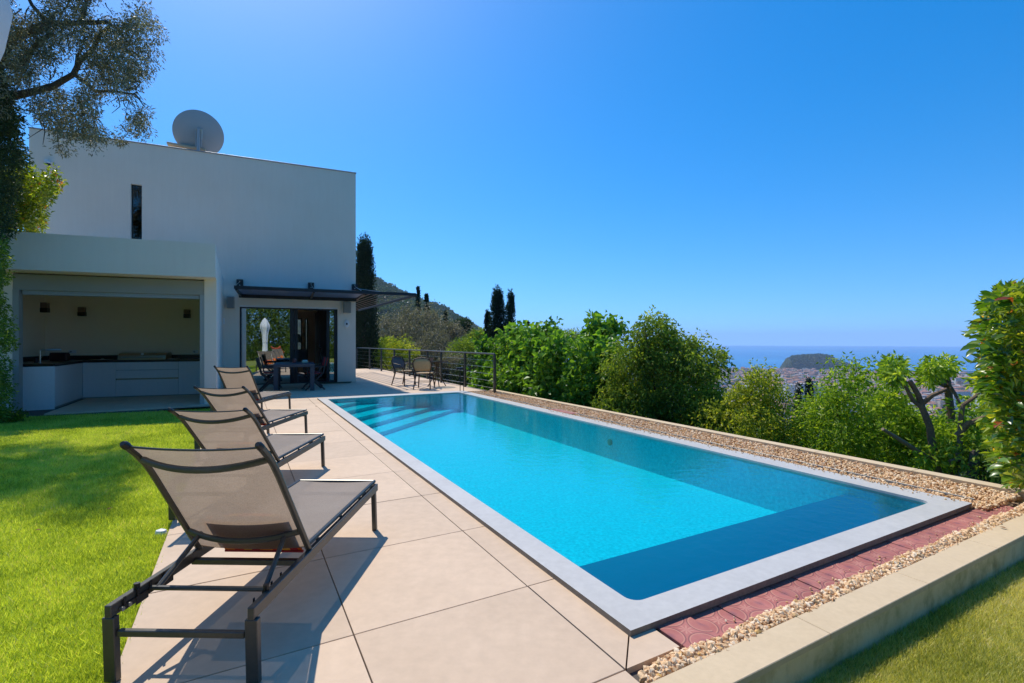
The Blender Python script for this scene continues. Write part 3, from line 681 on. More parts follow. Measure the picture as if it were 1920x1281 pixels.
def stones():
    # eight stone shapes, scattered as one mesh: nobody could count them
    ico_v = []; ph = (1+5**.5)/2
    for a in (-1, 1):
        for b in (-ph, ph): ico_v += [(0, a, b), (a, b, 0), (b, 0, a)]
    iv = np.array(ico_v, float); iv /= np.linalg.norm(iv[0])
    fs = []
    for i in range(12):
        for j in range(i+1, 12):
            for k in range(j+1, 12):
                d = [np.linalg.norm(iv[i]-iv[j]), np.linalg.norm(iv[j]-iv[k]), np.linalg.norm(iv[i]-iv[k])]
                if max(d) < 1.2:
                    n = np.cross(iv[j]-iv[i], iv[k]-iv[i]); fs.append((i, j, k) if n @ iv[i] > 0 else (i, k, j))
    fs = np.array(fs)
    pts = []
    def strip(n, fx, z0, piles, s0=.009, s1=.019):
        for _ in range(n):
            x, y = fx(); h = piles(x, y)
            pts.append((x, y, z0+rng.uniform(-.004, max(h, .002)), rng.uniform(s0, s1)))
    # near strip along the kerb
    def fx1():
        x = rng.uniform(1.41, 5.95); wd = .085*min(1, .55+(x-1.4)*2.0); return x, 1.443+wd*rng.random()**1.1+.012*math.sin(x*9)
    strip(7200, fx1, -.024, lambda x, y: .032*(1-abs(y-1.49)/.1))
    # right strip
    def fx2():
        y = 1.62+(12.1-1.62)*rng.random()**1.25; w0 = 5.215; return rng.uniform(w0, 5.975), y
    strip(19000, fx2, -.015, lambda x, y: .028)
    def fx3():
        y = rng.uniform(1.75, 8); return 5.235-abs(rng.normal(0, .05)), y
    for _ in range(420):
        x, y = fx3()
        if x > 5.0: pts.append((x, y, .036, rng.uniform(.004, .010)))
    for _ in range(60):
        pts.append((rng.uniform(1.72, 5.6), rng.uniform(1.53, 1.60), -.006, rng.uniform(.004, .009)))
    pts_ = np.array(pts); N = len(pts_)
    # avoid the three loose tiles
    keep = ~((pts_[:, 0] < 5.49) & (pts_[:, 0] > 5.25) & (pts_[:, 1] > 7.37) & (pts_[:, 1] < 8.07) & (pts_[:, 2] < .034)); pts_ = pts_[keep]; N = len(pts_)
    base = iv[None]*(1+rng.uniform(-.28, .28, (N, 12, 1)))*rng.uniform([.8, .65, .5], [1.3, 1.0, .8], (N, 3))[:, None]
    q = rng.normal(size=(N, 4)); q /= np.linalg.norm(q, axis=1)[:, None]; a, b, c, d = q.T
    Rm = np.stack([1-2*(c*c+d*d), 2*(b*c-a*d), 2*(b*d+a*c), 2*(b*c+a*d), 1-2*(b*b+d*d), 2*(c*d-a*b), 2*(b*d-a*c), 2*(c*d+a*b), 1-2*(b*b+c*c)], -1).reshape(N, 3, 3)
    V = np.einsum('nij,nkj->nki', Rm, base)*pts_[:, 3][:, None, None]+pts_[:, :3][:, None]
    Fc = (fs[None]+np.arange(N)[:, None, None]*12).reshape(-1, 3)
    o = link('gravel', npmesh('gravel', V.reshape(-1, 3), Fc, m_gravel, {'rnd': np.repeat(rng.random(N), 20)}), None, PF); setp(o, 'beige gravel filling the strips along the pool rim', 'gravel', kind='stuff')
stones()

# ---------------------------------------------------------------- lawns
def lawn_sheets():
    q = MB(); P = [pool(-.456, -2.45, -.035), pool(-.456, 12.9, -.045)]
    k0 = KIT.m @ Vector((.4, -.24, -.1)); k1 = KIT.m @ Vector((-6, -.24, -.1))
    V = [P[0], P[1], k0, k1, Vector((-16, 8, -.1)), Vector((-16, -16, -.04)), Vector((16, -16, -.04)), pool(9, -2.45, -.04)]
    V = [Vector((p.x, p.y, p.z)) for p in V]
    q.add([(p.x, p.y, -.04) for p in V], [tuple(range(len(V)))]); b = [(p.x, p.y, -1.6) for p in V]; n = len(V)
    q.add([(p.x, p.y, -.04) for p in V]+b, [(i, (i+1) % n, (i+1) % n+n, i+n) for i in range(n)])
    q.build('lawn', m_turf, kind='structure')
    q = MB(); q.box(1.386, 6.6, -2.45, 1.284, -1.6, -.182); pass
    q.build('lower_lawn', m_turf2, kind='structure', m=PF)
lawn_sheets()
def blades(name, P, hgt, wid, mat, label, seed=1):
    N = len(P); g = np.random.default_rng(seed); a = g.uniform(0, 2*np.pi, N); h = hgt*g.uniform(.5, 1.25, N); w_ = wid*g.uniform(.7, 1.3, N)
    dx, dy = np.cos(a), np.sin(a); b = g.uniform(0, 2*np.pi, N); ln = h*g.uniform(.1, .95, N)
    A = P+np.stack([-dx*w_/2, -dy*w_/2, np.zeros(N)], -1); B = P+np.stack([dx*w_/2, dy*w_/2, np.zeros(N)], -1)
    T = P+np.stack([np.cos(b)*ln, np.sin(b)*ln, h], -1)
    V = np.stack([A, B, T], 1).reshape(-1, 3); Fc = np.arange(3*N).reshape(-1, 3)
    o = link(name, npmesh(name, V, Fc, mat, {'rnd': np.clip(g.normal(.45, .27, N), 0, 1)})); setp(o, label, 'grass', kind='stuff')
def scatter_left(N):
    out = []; g = np.random.default_rng(5)
    while sum(map(len, out)) < N:
        n = 200000; Z = 1.75*np.exp(g.uniform(0, math.log(11.5/1.75), n)); u = g.uniform(-60, 560, n); X = (u-960)/F*Z
        px = X*math.cos(TH)+Z*math.sin(TH); py = -X*math.sin(TH)+Z*math.cos(TH)
        kx = (X-KIT.o.x)*math.cos(KIT.a)+(Z-KIT.o.y)*math.sin(KIT.a); ky = -(X-KIT.o.x)*math.sin(KIT.a)+(Z-KIT.o.y)*math.cos(KIT.a)
        e = g.normal(0, .012, n)
        ok = (px < -.462+e) & (ky < -.25) & (py < 12.8) & (g.random(n) < .55)
        out.append(np.stack([X, Z, np.full(n, -.04)], -1)[ok])
    return np.concatenate(out)[:N]
blades('grass', scatter_left(520000), .034, .0055, m_blade, 'bright green grass covering the lawn left of the loungers', 1)
_t = scatter_left(30000); blades('grass', _t[::1], .052, .008, m_blade, 'longer loose grass tufts standing up in the lawn left of the loungers', 9)
def scatter_right(N):
    out = []; g = np.random.default_rng(6)
    while sum(map(len, out)) < N:
        n = 200000; Z = 1.5*np.exp(g.uniform(0, math.log(5/1.5), n)); u = g.uniform(1250, 2100, n); X = (u-960)/F*Z
        px = X*math.cos(TH)+Z*math.sin(TH); py = -X*math.sin(TH)+Z*math.cos(TH)
        ok = (px > 1.45) & (py < 1.278+g.normal(0, .003, n)) & (py > -2.4)
        out.append(np.stack([X, Z, np.full(n, -.182)], -1)[ok])
    return np.concatenate(out)[:N]
blades('grass', scatter_right(150000), .032, .004, m_blade2, 'dry yellowish grass on the lower lawn beyond the stone kerb', 2)
#@@P3
# ================================================================ HOUSE
def mirror_xy(x, y):
    n = Vector((math.sin(HOU.a), -math.cos(HOU.a), 0)); p = Vector((x, y, 0)); d = (p-HOU.o).dot(n); return p-n*2*d
def house():
    t = empty('villa', 'tall plain off-white rendered house with a slit window and glass doors', 'house', None, HOU.m)
    H = HOU.hit; xL, zT = H(54.6, 240.8); D = 6.3; th = .3
    s0, sz1 = H(245, 345); s1 = H(266, 345)[0]; sz0 = 3.0
    d0 = H(449, 600)[0]; d1 = H(633, 600)[0]; dz = H(540, 575)[1]
    m = MB()
    m.box(xL, s0, 0, th, -.1, zT).box(s0, s1, 0, th, -.1, sz0).box(s0, s1, 0, th, sz1, zT).box(s1, d0, 0, th, -.1, zT).box(d0, d1, 0, th, dz, zT).box(d1, 0, 0, th, -.1, zT)
    k = -.0666
    m.prism([(-.3+k*th, th), (k*th, th), (k*D, D), (-.3+k*D, D)], -.1, zT); m.box(xL, xL+.3, th, D, -.1, zT)
    # back wall with two tall openings
    a0, a1 = H(554, 625, D)[0], H(566, 625, D)[0]; b0, b1 = H(571, 625, D)[0], H(577, 625, D)[0]
    zz0, zz1 = .25, 2.35; re = k*(D)-.001
    for (x0, x1, z0, z1) in ((xL+.3, a0, -.1, zT), (a0, a1, -.1, zz0), (a0, a1, zz1, zT), (a1, b0, -.1, zT), (b0, b1, -.1, zz0), (b0, b1, zz1, zT), (b1, re-.3, -.1, zT)):
        m.box(x0, x1, D-.3, D, z0, z1)
    m.build('wall', m_house, t)
    MB().prism([(xL+.3, th), (-.3, th), (-.3+k*D, D-.3), (xL+.3, D-.3)], zT-.5, zT-.3).build('roof', m_flat, t)
    MB().box(xL-.02, .02, -.025, th+.02, zT+.001, zT+.03, bev=.004).build('roof_edge', m_roofc, t)
    # inner lining of the ground-floor room
    MB().prism([(-7.0, th+.01), (-.32, th+.01), (-.32+k*D, D-.31), (-7.0, D-.31)], 2.62, 2.7).build('ceiling', m_inner, t)
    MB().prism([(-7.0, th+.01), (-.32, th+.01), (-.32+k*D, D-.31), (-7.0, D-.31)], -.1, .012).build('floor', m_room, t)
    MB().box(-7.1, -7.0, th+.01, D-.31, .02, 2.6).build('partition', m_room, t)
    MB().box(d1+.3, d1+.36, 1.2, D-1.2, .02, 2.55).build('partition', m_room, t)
    # slit window
    f = MB().box(s0, s1, .12, .16, sz0, sz1).build('window', m_black, t)
    MB().box(s0+.03, s1-.03, .105, .119, sz0+.03, sz1-.03).build('pane', glassmat('window_glass', (.03, .035, .04), .12, 1.6), f)
    # sliding doors
    g = glassmat('door_glass', (.42, .47, .46), .36, 1.7)
    e = empty('sliding_door', parent=t, m=None); 
    fr = MB()
    fr.box(d0, d1, .10, .22, dz-.09, dz).box(d0, d0+.05, .10, .22, .002, dz-.091).box(d1-.09, d1, .10, .22, .002, dz-.091).box(d0+.051, d1-.091, .10, .22, .002, .03)
    x1 = H(545, 600)[0]; x2 = H(556, 600)[0]; x3 = H(613, 600)[0]
    fr.box(x1-.02, x1+.10, .10, .15, .031, dz-.091).box(x1+.11, x2+.04, .155, .21, .031, dz-.091).box(x3, x3+.09, .155, .21, .031, dz-.091)
    fr.build('door_frame', m_dark, e)
    MB().box(d0+.051, x1-.021, .12, .132, .031, dz-.091).build('pane', g, e)
    MB().box(x3+.1, d1-.1, .175, .187, .031, dz-.091).build('pane', g, e)
    MB().box(d0+.0, d1, .0+.01, .099, dz-.05, dz-.001).build('lintel_profile', m_white, e)
    w2 = MB()
    for (p, q) in ((a0, a1), (b0, b1)):
        w2.box(p, p+.05, D-.2, D-.12, zz0, zz1).box(q-.05, q, D-.2, D-.12, zz0, zz1).box(p+.05, q-.05, D-.2, D-.12, zz1-.05, zz1).box(p+.05, q-.05, D-.2, D-.12, zz0, zz0+.05)
    w2.build('window', m_dark, t)
    # tall dark cupboards along the right wall of the room
    c = empty('wardrobe', 'row of tall dark cupboards along the inner right wall behind the glass doors', 'wardrobe', None, HOU.m @ Matrix.Translation((d1+.02, 2.2, .013)))
    for i in range(4): MB().box(-.45, .25, i*.62, i*.62+.61, 0, 2.5, bev=.006).build('door', m_dark, c)
    for i in range(4): MB().tube([(-.48, i*.62+.1, 1.0), (-.48, i*.62+.1, 1.2)], .008).build('handle', m_steel, c)
    # objects on the facade
    def wallbox(name, u0, u1, v0, v1, dep, mat, lab, cat, extra=None, grp=None):
        xa, za = H(u0, v0); xb, zb = H(u1, v1); e_ = empty(name, lab, cat, grp, HOU.m @ Matrix.Translation(((xa+xb)/2, -.002, (za+zb)/2))); w_, h_ = (xb-xa)/2, (za-zb)/2
        MB().box(-w_, w_, -dep, -.03, -h_, h_, bev=.012).build('cabinet', mat, e_)
        MB().box(-.03, .03, -.03, 0, -.05, .05).build('bracket', m_black, e_)
        if extra: MB().box(-w_+.02, w_-.02, -dep-.004, -dep, -h_+.02, h_-.02).build('grille', extra, e_)
        return e_
    wallbox('loudspeaker', 426, 440, 557, 579, .2, m_spk, 'grey outdoor loudspeaker on the wall left of the glass doors', 'speaker', surf('grille', (.22, .22, .21), .8))
    wallbox('loudspeaker', 643, 657, 567, 588, .2, m_spk, 'grey outdoor loudspeaker on the wall right of the glass doors', 'speaker', surf('grille2', (.26, .26, .24), .8))
    wallbox('junction_box', 414.5, 421.5, 597, 609, .12, m_white, 'small white box on the wall beside the outdoor kitchen', 'box')
    x, z = H(650, 608); p = empty('door_intercom', 'white oval intercom with a dark centre on the wall under the right loudspeaker', 'intercom', None, HOU.m @ Matrix.Translation((x, -.002, z)) @ Matrix.Rotation(R(90), 4, 'X'))
    MB().lathe([(.085, 0), (.085, .03), (.06, .045)], 20, sy=1.5).build('casing', m_white, p); MB().lathe([(.028, .0455), (.026, .052)], 14, sy=1.3).build('lens', m_black, p)
    x, z = H(90, 308); p = empty('security_camera', 'small white security camera high on the wall at the left', 'camera', None, HOU.m @ Matrix.Translation((x, -.002, z)))
    MB().tube([(0, 0, .05), (0, -.12, .05)], .045, 12).build('arm', m_white, p); MB().lathe([(.055, .0), (.06, .04), (.0, .09)], 14, Matrix.Translation((.06, -.14, -.03))).build('housing', m_white, p); MB().lathe([(.0, -.06), (.045, -.03), (.05, 0)], 14, Matrix.Translation((.06, -.14, -.0301))).build('lens', m_black, p)
    # chimney with slab, dish
    xa, za = H(326, 275, 1.2); xb, _ = H(372, 275, 1.2)
    c = empty('chimney', 'low chimney under a flat stone slab on the roof beside the dish', 'chimney', None, HOU.m @ Matrix.Translation(((xa+xb)/2, 1.5, zT-.3)))
    MB().box(-.35, .35, -.3, .3, 0, za-zT+.26).build('shaft', m_house, c); MB().box(-.52, .5, -.5, .45, za-zT+.262, za-zT+.33, Matrix.Rotation(R(3), 4, 'Y'), bev=.01).build('cap_slab', m_curb, c)
    yd = 1.0; x, z = H(373, 251, yd); rr_ = 41/F*(HOU.m @ Vector((x, yd, 0))).y
    c = empty('satellite_dish', 'large round grey satellite dish on the roof', 'satellite dish', None, HOU.m @ Matrix.Translation((x, yd, z)) @ Matrix.Rotation(R(9), 4, 'Z') @ Matrix.Rotation(R(-73), 4, 'X'))
    prof = [(rr_*i/14, .22*rr_*(i/14)**2) for i in range(1, 15)]+[(rr_*1.012, .225*rr_), (rr_*1.0, .245*rr_)]+[(rr_*i/14, .22*rr_*(i/14)**2+.02) for i in range(13, 0, -1)]
    MB().lathe(prof, 48).build('reflector', m_dish, c)
    MB().box(-.09, .09, -.14, .16, -.05, .0, bev=.01).build('bracket', m_steel, c)
    mm = MB(); inv = (Matrix.Rotation(R(9), 4, 'Z') @ Matrix.Rotation(R(-73), 4, 'X')).inverted()
    def L(x, y, z): return inv @ Vector((x, y, z))
    mm.tube([L(0, -.12, .1), L(0, -.12, -(z-(zT-.3)))], .045, 10); mm.tube([L(-.07, -.12, .05), L(-.07, -.1, -.45)], .015, 6).tube([L(.07, -.12, .05), L(.07, -.1, -.45)], .015, 6)
    mm.build('mast', m_dish, c)
    return zT
house()
def interior():
    M = lambda u, v, y, z=.013: HOU.m @ Matrix.Translation((HOU.hit(u, v, y)[0], y, z))
    t = empty('floor_lamp', 'floor lamp with a green shade inside the glass doors', 'lamp', None, M(557, 625, 3.6)); MB().lathe([(.14, 0), (.14, .02), (.012, .03), (.012, 1.35)], 16).build('stand', m_dark, t)
    MB().lathe([(.17, 1.3), (.11, 1.62)], 20).build('lamp_shade', surf('shade_green', (.22, .33, .29), .8), t)
    t = empty('dining_chair', 'dark high-backed chair standing inside the room', 'chair', None, M(564, 660, 2.3))
    MB().box(-.22, .22, -.22, .22, .43, .47, bev=.01).build('seat', m_dark, t); MB().box(-.22, .22, .2, .23, .48, 1.05, bev=.01).build('backrest', m_dark, t)
    for i in (-.2, .2):
        for j in (-.2, .2): MB().bar((i, j, 0), (i, j, .43), .03, .03).build('leg', m_dark, t)
    t = empty('side_table', 'small glass-topped side table just inside the open doors', 'table', None, M(597, 690, 1.6)); MB().lathe([(.3, .55), (.3, .565)], 28).build('table_top', surf('glass_green', (.35, .60, .58), .1), t); MB().tube([(0, 0, 0), (0, 0, .55)], .018).build('leg', m_steel, t); MB().lathe([(.18, 0), (.18, .012)], 20).build('foot', m_steel, t)
    t = empty('floor_vacuum_stand', 'slim steel stand beside the cupboards in the room', 'stand', None, M(603, 660, 2.0)); MB().tube([(0, 0, 0), (0, 0, 1.1), (-.12, 0, 1.16)], .015).build('pole', m_steel, t); MB().lathe([(.12, 0), (.12, .02)], 16).build('foot', m_black, t)
    MB().prism([(-.05, -.35), (.95, -.5), (1.05, .0), (-.05, .0)], .004, .016).build('door_mat', m_rug, None, 'dark green mat in front of the open glass door', 'mat', m=HOU.m @ Matrix.Translation((HOU.hit(596, 700)[0], -.02, 0)))
interior()

def awning():
    Z0 = 2.77
    def g(u, v): return ground(u, v, Z0)
    A0 = g(449, 547); T = g(786, 555)                                     # front corners
    t = empty('sun_awning', 'dark steel canopy above the glass doors wrapping round the house corner with slats', 'awning', None, HOU.m)
    inv = HOU.m.inverted(); a = inv @ A0; tip = inv @ T; a.y = tip.y = (a.y+tip.y)/2; pd = Vector((-.0666, .9978, 0))
    z = Z0; x_end = tip.x; yf = a.y; L = 8.6
    beam = MB()
    beam.bar((a.x-.1, yf, z+.07), (x_end, yf, z+.07), .06, .09)
    beam.bar((a.x-.05, yf, z+.05), (a.x-.05, -.01, z+.0), .06, .10)
    beam.bar((a.x-.1, -.05, z-.02), (.0, -.05, z-.02), .08, .12)
    xm = HOU.hit(583, 560)[0]
    beam.bar((xm, yf+.04, z+.05), (xm, -.09, z), .05, .09).bar((0.02, yf+.04, z+.05), (0.02, -.09, z), .05, .09)
    beam.bar((x_end, yf, z+.05), (x_end+pd.x*L, yf+pd.y*L, z+.05), .06, .09)
    beam.bar((.08, yf+.1, z+.03), (.08+pd.x*L, yf+pd.y*L, z+.03), .05, .07)
    beam.build('beam', m_dark, t)
    for (x0, x1) in ((a.x, xm-.03), (xm+.03, -.02)):
        MB().box(x0, x1, yf+.05, -.1, z+.02, z+.045).build('panel', m_blue, t)
    me = MB().box(0, 1, -.024, .024, -.006, .006, Matrix.Rotation(R(-12), 4, 'X')).mesh('slat', surf('slat_wood', (.36, .27, .21), .8, var=.15))
    n = 7; ang_ = math.atan2(pd.y, pd.x)
    for i in range(n):
        x0 = .14+(x_end-.14-.05)*(i+.5)/n
        link('slat', me, t, Matrix.Translation((x0+pd.x*.06, yf+.06, z+.045)) @ Matrix.Rotation(ang_, 4, 'Z') @ Matrix.Diagonal((L-.1, 1, 1, 1)))
    for u, v0, v1 in ((450, 525, 539), (583, 531, 543), (664.5, 534, 545)):
        xx, zt = HOU.hit(u, v0); _, zb = HOU.hit(u, v1); b = MB().box(xx-.09, xx+.09, -.10, -.003, zb, zt, bev=.008).build('bracket', m_black, t)
        q = MB()
        for dz in (.05, .16): q.tube([(xx, -.1, zb+dz), (xx, -.125, zb+dz)], .014, 8)
        q.build('bolt', m_steel, b)
        MB().tube([(xx, -.12, zt-.08), (xx, yf+.1, z+.13)], .008, 6).build('stay_rod', m_steel, t)
    MB().tube([(0.02, -.02, 3.12), (x_end-.05, yf+.9, z+.12)], .01, 6).build('stay_rod', m_steel, t)
awning()

# ================================================================ OUTDOOR KITCHEN
def kitchen():
    K = KIT.hit; t = empty('outdoor_kitchen', 'low white rendered outdoor kitchen pavilion with a deep flat roof', 'pavilion', None, KIT.m)
    zT = 3.39; zP = 2.69; zf = -.08; rec = .5; xl = -5.4
    inv = KIT.inv; sd = inv.to_3x3() @ Vector((-math.sin(TH), math.cos(TH), 0))
    Lr = 5.35
    # right flank in the pool direction
    m = MB()
    m.prism([(xl, 0), (0, 0), (sd.x*.3/sd.y, .3), (xl, .3)], zP, zT)                       # fascia
    m.prism([(xl, .3005), (sd.x*.3/sd.y, .3005), (sd.x*Lr, sd.y*Lr), (xl, sd.y*Lr)], zP+.05, zT-.15)   # roof
    px = K(383, 640, rec)[0]
    m.prism([(px, rec), (sd.x*rec/sd.y, rec), (sd.x*Lr, sd.y*Lr), (sd.x*Lr-.28, sd.y*Lr), (px, rec+.4)], zf-.3, zP+.0495)      # right flank
    pl0 = K(23, 640, rec)[0]
    m.box(xl, pl0, rec, rec+.3, zf-.3, zP-.001)
    m.build('wall', m_house, t)
    MB().prism([(xl, .301), (sd.x*.301/sd.y, .301), (sd.x*.9, .9), (xl, .9)], zP-.001, zP+.049).build('soffit', m_inner, t)
    kx = K(37, 640, rec)[0]
    lx = -4.15
    MB().prism([(xl, -.22), (.35, -.22), (.35, .35), (-.25, 3.6), (xl, 3.6)], zf-.35, zf).build('floor', surf('kitchen_floor', (.62, .52, .42), .7, var=.08, vs_=2), t)
    i_ = MB(); i_.box(lx-.05, -.62, 3.4, 3.5, zf, zP+.04).box(lx-.15, lx-.05, rec+.301, 3.5, zf, zP+.04)
    i_.build('inner_wall', m_inner, t)
    MB().prism([(lx-.05, .9), (px-.01, .9), (-.66, 3.4), (lx-.05, 3.4)], zP-.02, zP).build('ceiling', m_inner, t)
    # shutter box and side rails
    s = MB(); xs0, z1 = K(23, 518.5, rec); xs1 = K(383, 531, rec)[0]; zc = K(200, 553-4.5, rec)[1]
    sh = empty('roller_shutter', parent=t)
    MB().box(pl0+.003, xs1-.003, rec+.02, rec+.3, zc, zP-.025).build('shutter_box', m_grey, sh)
    MB().box(pl0+.12, xs1-.1, rec+.06, rec+.2, zc-.085, zc-.001).build('shutter_slat', surf('shutter_lower', (.36, .37, .365), .45, .3), sh)
    MB().box(pl0+.003, K(35, 640, rec)[0], rec+.0, rec+.14, zf+.001, zc-.001).build('rail', m_grey, sh)
    MB().box(K(374.5, 640, rec)[0], xs1-.003, rec+.01, rec+.14, zf+.001, zc-.001).build('rail', surf('rail_light', (.40, .41, .40), .45, .3), sh)
    # cabinets
    zc0, zt = zf, .875
    c = empty('kitchen_units', 'run of pale grey cabinets with a dark worktop inside the pavilion', 'kitchen cabinets', None, KIT.m)
    yb = 2.73; ax, _ = K(103, 720, .85); bx, _ = K(155, 720, yb); cl = K(36, 720, .62)[0]
    rx = K(374, 720, yb)[0]+.25
    MB().prism([(lx, .62), (ax-.02, .86), (bx-.03, yb+.03), (rx, yb+.03), (rx, 3.39), (lx, 3.39)], zc0+.002, zc0+.1).build('plinth', m_grey, c)
    MB().prism([(lx, .66), (ax-.05, .90), (bx-.05, yb+.06), (rx, yb+.06), (rx, 3.39), (lx, 3.39)], zc0+.1, zt-.001).build('carcass', m_black, c)
    def panel(p, q, z0, z1, name='door'):
        p = Vector((*p, 0)); q = Vector((*q, 0)); d = (q-p); L = d.length; ang = math.atan2(d.y, d.x)
        return MB().box(.003, L-.003, 0, .02, z0, z1, bev=.002).build(name, m_cab, c, m=Matrix.Translation(p) @ Matrix.Rotation(ang, 4, 'Z'))
    panel((lx, .60), (ax, .845), zc0+.03, zt-.03, 'end_panel')
    panel((ax, .85), (bx, yb), zc0+.10, zt-.035)
    def X(u): return K(u, 700, yb)[0]
    panel((bx, yb), (X(217), yb), zc0+.10, zt-.03)
    zd1 = K(270, 694, yb)[1]; zd2 = K(270, 711, yb)[1]
    panel((X(217), yb), (X(334.5), yb), zd1, zt-.03, 'drawer'); panel((X(217), yb), (X(334.5), yb), zd2+.02, zd1-.006, 'drawer'); panel((X(217), yb), (X(334.5), yb), zc0+.10, zd2-.015, 'drawer')
    MB().box(X(218), X(334), yb+.012, yb+.03, zd2-.012, zd2+.017).build('grip_profile', m_brass, c)
    panel((X(334.5), yb), (rx, yb), zc0+.10, zt-.03)
    MB().prism([(lx, .585), (ax+.01, .83), (bx+.01, yb-.03), (rx, yb-.03), (rx, 3.395), (lx, 3.395)], zt, zt+.028).build('worktop', m_top, c)
    MB().box(lx+.02, rx, 3.375, 3.395, zt+.029, zt+.13).box(lx, lx+.02, .62, 3.395, zt+.029, zt+.13).build('splashback', m_top, c)
    zw = zt+.029
    def on(u, y, rot=0, z=zw): return KIT.m @ Matrix.Translation((K(u, 680, y)[0], y, z)) @ Matrix.Rotation(rot, 4, 'Z')
    f = empty('kitchen_tap', 'tall steel kitchen tap with a long straight spout at the left end of the worktop', 'tap', None, on(75, 1.35, R(18)))
    MB().lathe([(.028, 0), (.026, .012), (.018, .02), (.017, .26)], 14).build('column', m_steel, f); MB().tube([(0, 0, .25), (.02, 0, .27), (.32, 0, .27), (.32, 0, .25)], .013, 8).build('spout', m_steel, f); MB().tube([(.0, 0, .1), (.05, -.03, .13)], .008, 6).build('lever', m_steel, f)
    f = empty('bread_box', 'dark brown box on the worktop right of the tap', 'box', None, on(112, 2.6)); MB().box(-.16, .16, -.1, .1, 0, .17, bev=.02).build('body', m_brown, f); MB().box(-.155, .155, -.095, .095, .171, .19, bev=.006).build('lid', m_brown, f)
    f = empty('soap_pot', 'small dark pot beside the foot of the tap', 'pot', None, on(68, 1.6)); MB().lathe([(.035, 0), (.04, .05), (.03, .07)], 14).build('body', m_brown, f); MB().lathe([(.02, .0701), (.012, .1)], 10).build('lid', m_black, f)
    f = empty('barbecue_grill', 'built-in gas barbecue with a wide brushed steel hood in the worktop', 'barbecue', None, on(273, 3.02))
    W2 = (K(317, 680, 3.02)[0]-K(229, 680, 3.02)[0])/2
    prof = [(-.27, 0), (-.27, .03), (-.25, .10), (-.17, .15), (-.02, .17), (.25, .17), (.27, 0)]
    V = [(-W2, y, z) for y, z in prof]+[(W2, y, z) for y, z in prof]; n = len(prof)
    MB().add(V, [tuple(range(n)), tuple(range(n, 2*n))[::-1]]+[(i, i+n, (i+1) % n+n, (i+1) % n) for i in range(n)]).build('hood', m_brass, f)
    MB().tube([(-W2+.08, -.30, .06), (W2-.08, -.30, .06)], .010, 8).build('handle', m_steel, f); MB().lathe([(.03, 0), (.03, .01)], 16, Matrix.Translation((0, -.235, .135)) @ Matrix.Rotation(R(58), 4, 'X')).build('thermometer', m_white, f)
    MB().box(W2+.01, W2+.20, -.2, .2, .0, .012, bev=.003).build('side_burner', m_steel, f)
    f = empty('hob_plate', 'flat steel plate set into the worktop left of the barbecue', 'hob', None, on(192, 2.95)); MB().box(-.2, .2, -.1, .1, 0, .012, bev=.004).build('plate', m_steel, f); MB().lathe([(.035, .0121), (.03, .03)], 12).build('knob', m_steel, f)
    for u, y, w_, lab in ((136, 3.39, .15, 'white double socket on the back wall left of the barbecue'), (367, 3.39, .13, 'white socket at the right end of the back wall')):
        xx, zz = K(u, 660, y); f = empty('wall_socket', lab, 'socket', None, KIT.m @ Matrix.Translation((xx, y, zz))); MB().box(-w_/2, w_/2, -.012, 0, -.04, .04, bev=.003).build('plate', m_white, f)
        MB().lathe([(.022, 0), (.022, .003)], 14, Matrix.Translation((-.03, -.0121, 0)) @ Matrix.Rotation(R(90), 4, 'X')).build('outlet', m_grey, f)
    def sconce(u, v, y, lab, rot=0, xw=None):
        xx, zz = K(u, v, y); f = empty('wall_lamp', lab, 'wall lamp', None, KIT.m @ Matrix.Translation((xx, y, zz)) @ Matrix.Rotation(rot, 4, 'Z'))
        MB().box(-.07, .07, -.13, -.004, -.1, .0, bev=.004).build('base', m_black, f); MB().box(-.066, .066, -.126, -.008, .001, .12, bev=.004).build('shade', surf('bronze_shade', (.20, .13, .09), .5, .3), f)
    sconce(77, 578, 2.0, 'bronze and black wall lamp above the tap', R(90)); sconce(156, 586, 3.395, 'bronze and black wall lamp in the middle of the back wall'); sconce(352, 590, 3.395, 'bronze and black wall lamp at the right end of the back wall')
    v = empty('air_vent', 'dark rectangular vent in the step at the foot of the pavilion', 'vent', None, KIT.m @ Matrix.Translation((K(62, 780, -.225)[0], -.222, zf-.045))); MB().box(-.16, .16, -.012, 0, -.045, .03).build('recess', m_black, v)
    for i in range(4): MB().box(-.155, .155, -.02, -.0125, -.035+i*.017, -.030+i*.017).build('slat', m_dark, v)
    p = KIT.m @ Matrix.Translation((K(108, 432, .8)[0], .8, zT-.16)); MB().tube([(0, 0, 0), (0, 0, .2)], .03, 12).build('vent_pipe', m_black, None, 'short black pipe sticking up from the pavilion roof', 'pipe', m=p)
    lp = KIT.m @ Matrix.Translation((K(6, 700, .1)[0], .2, zf)); b = empty('leaning_board', 'thin white board leaning against the left end of the pavilion', 'board', None, lp); MB().box(-.012, .012, -.3, .3, 0, 1.0, Matrix.Rotation(R(-14), 4, 'Y'), bev=.003).build('board', m_white, b)
kitchen()

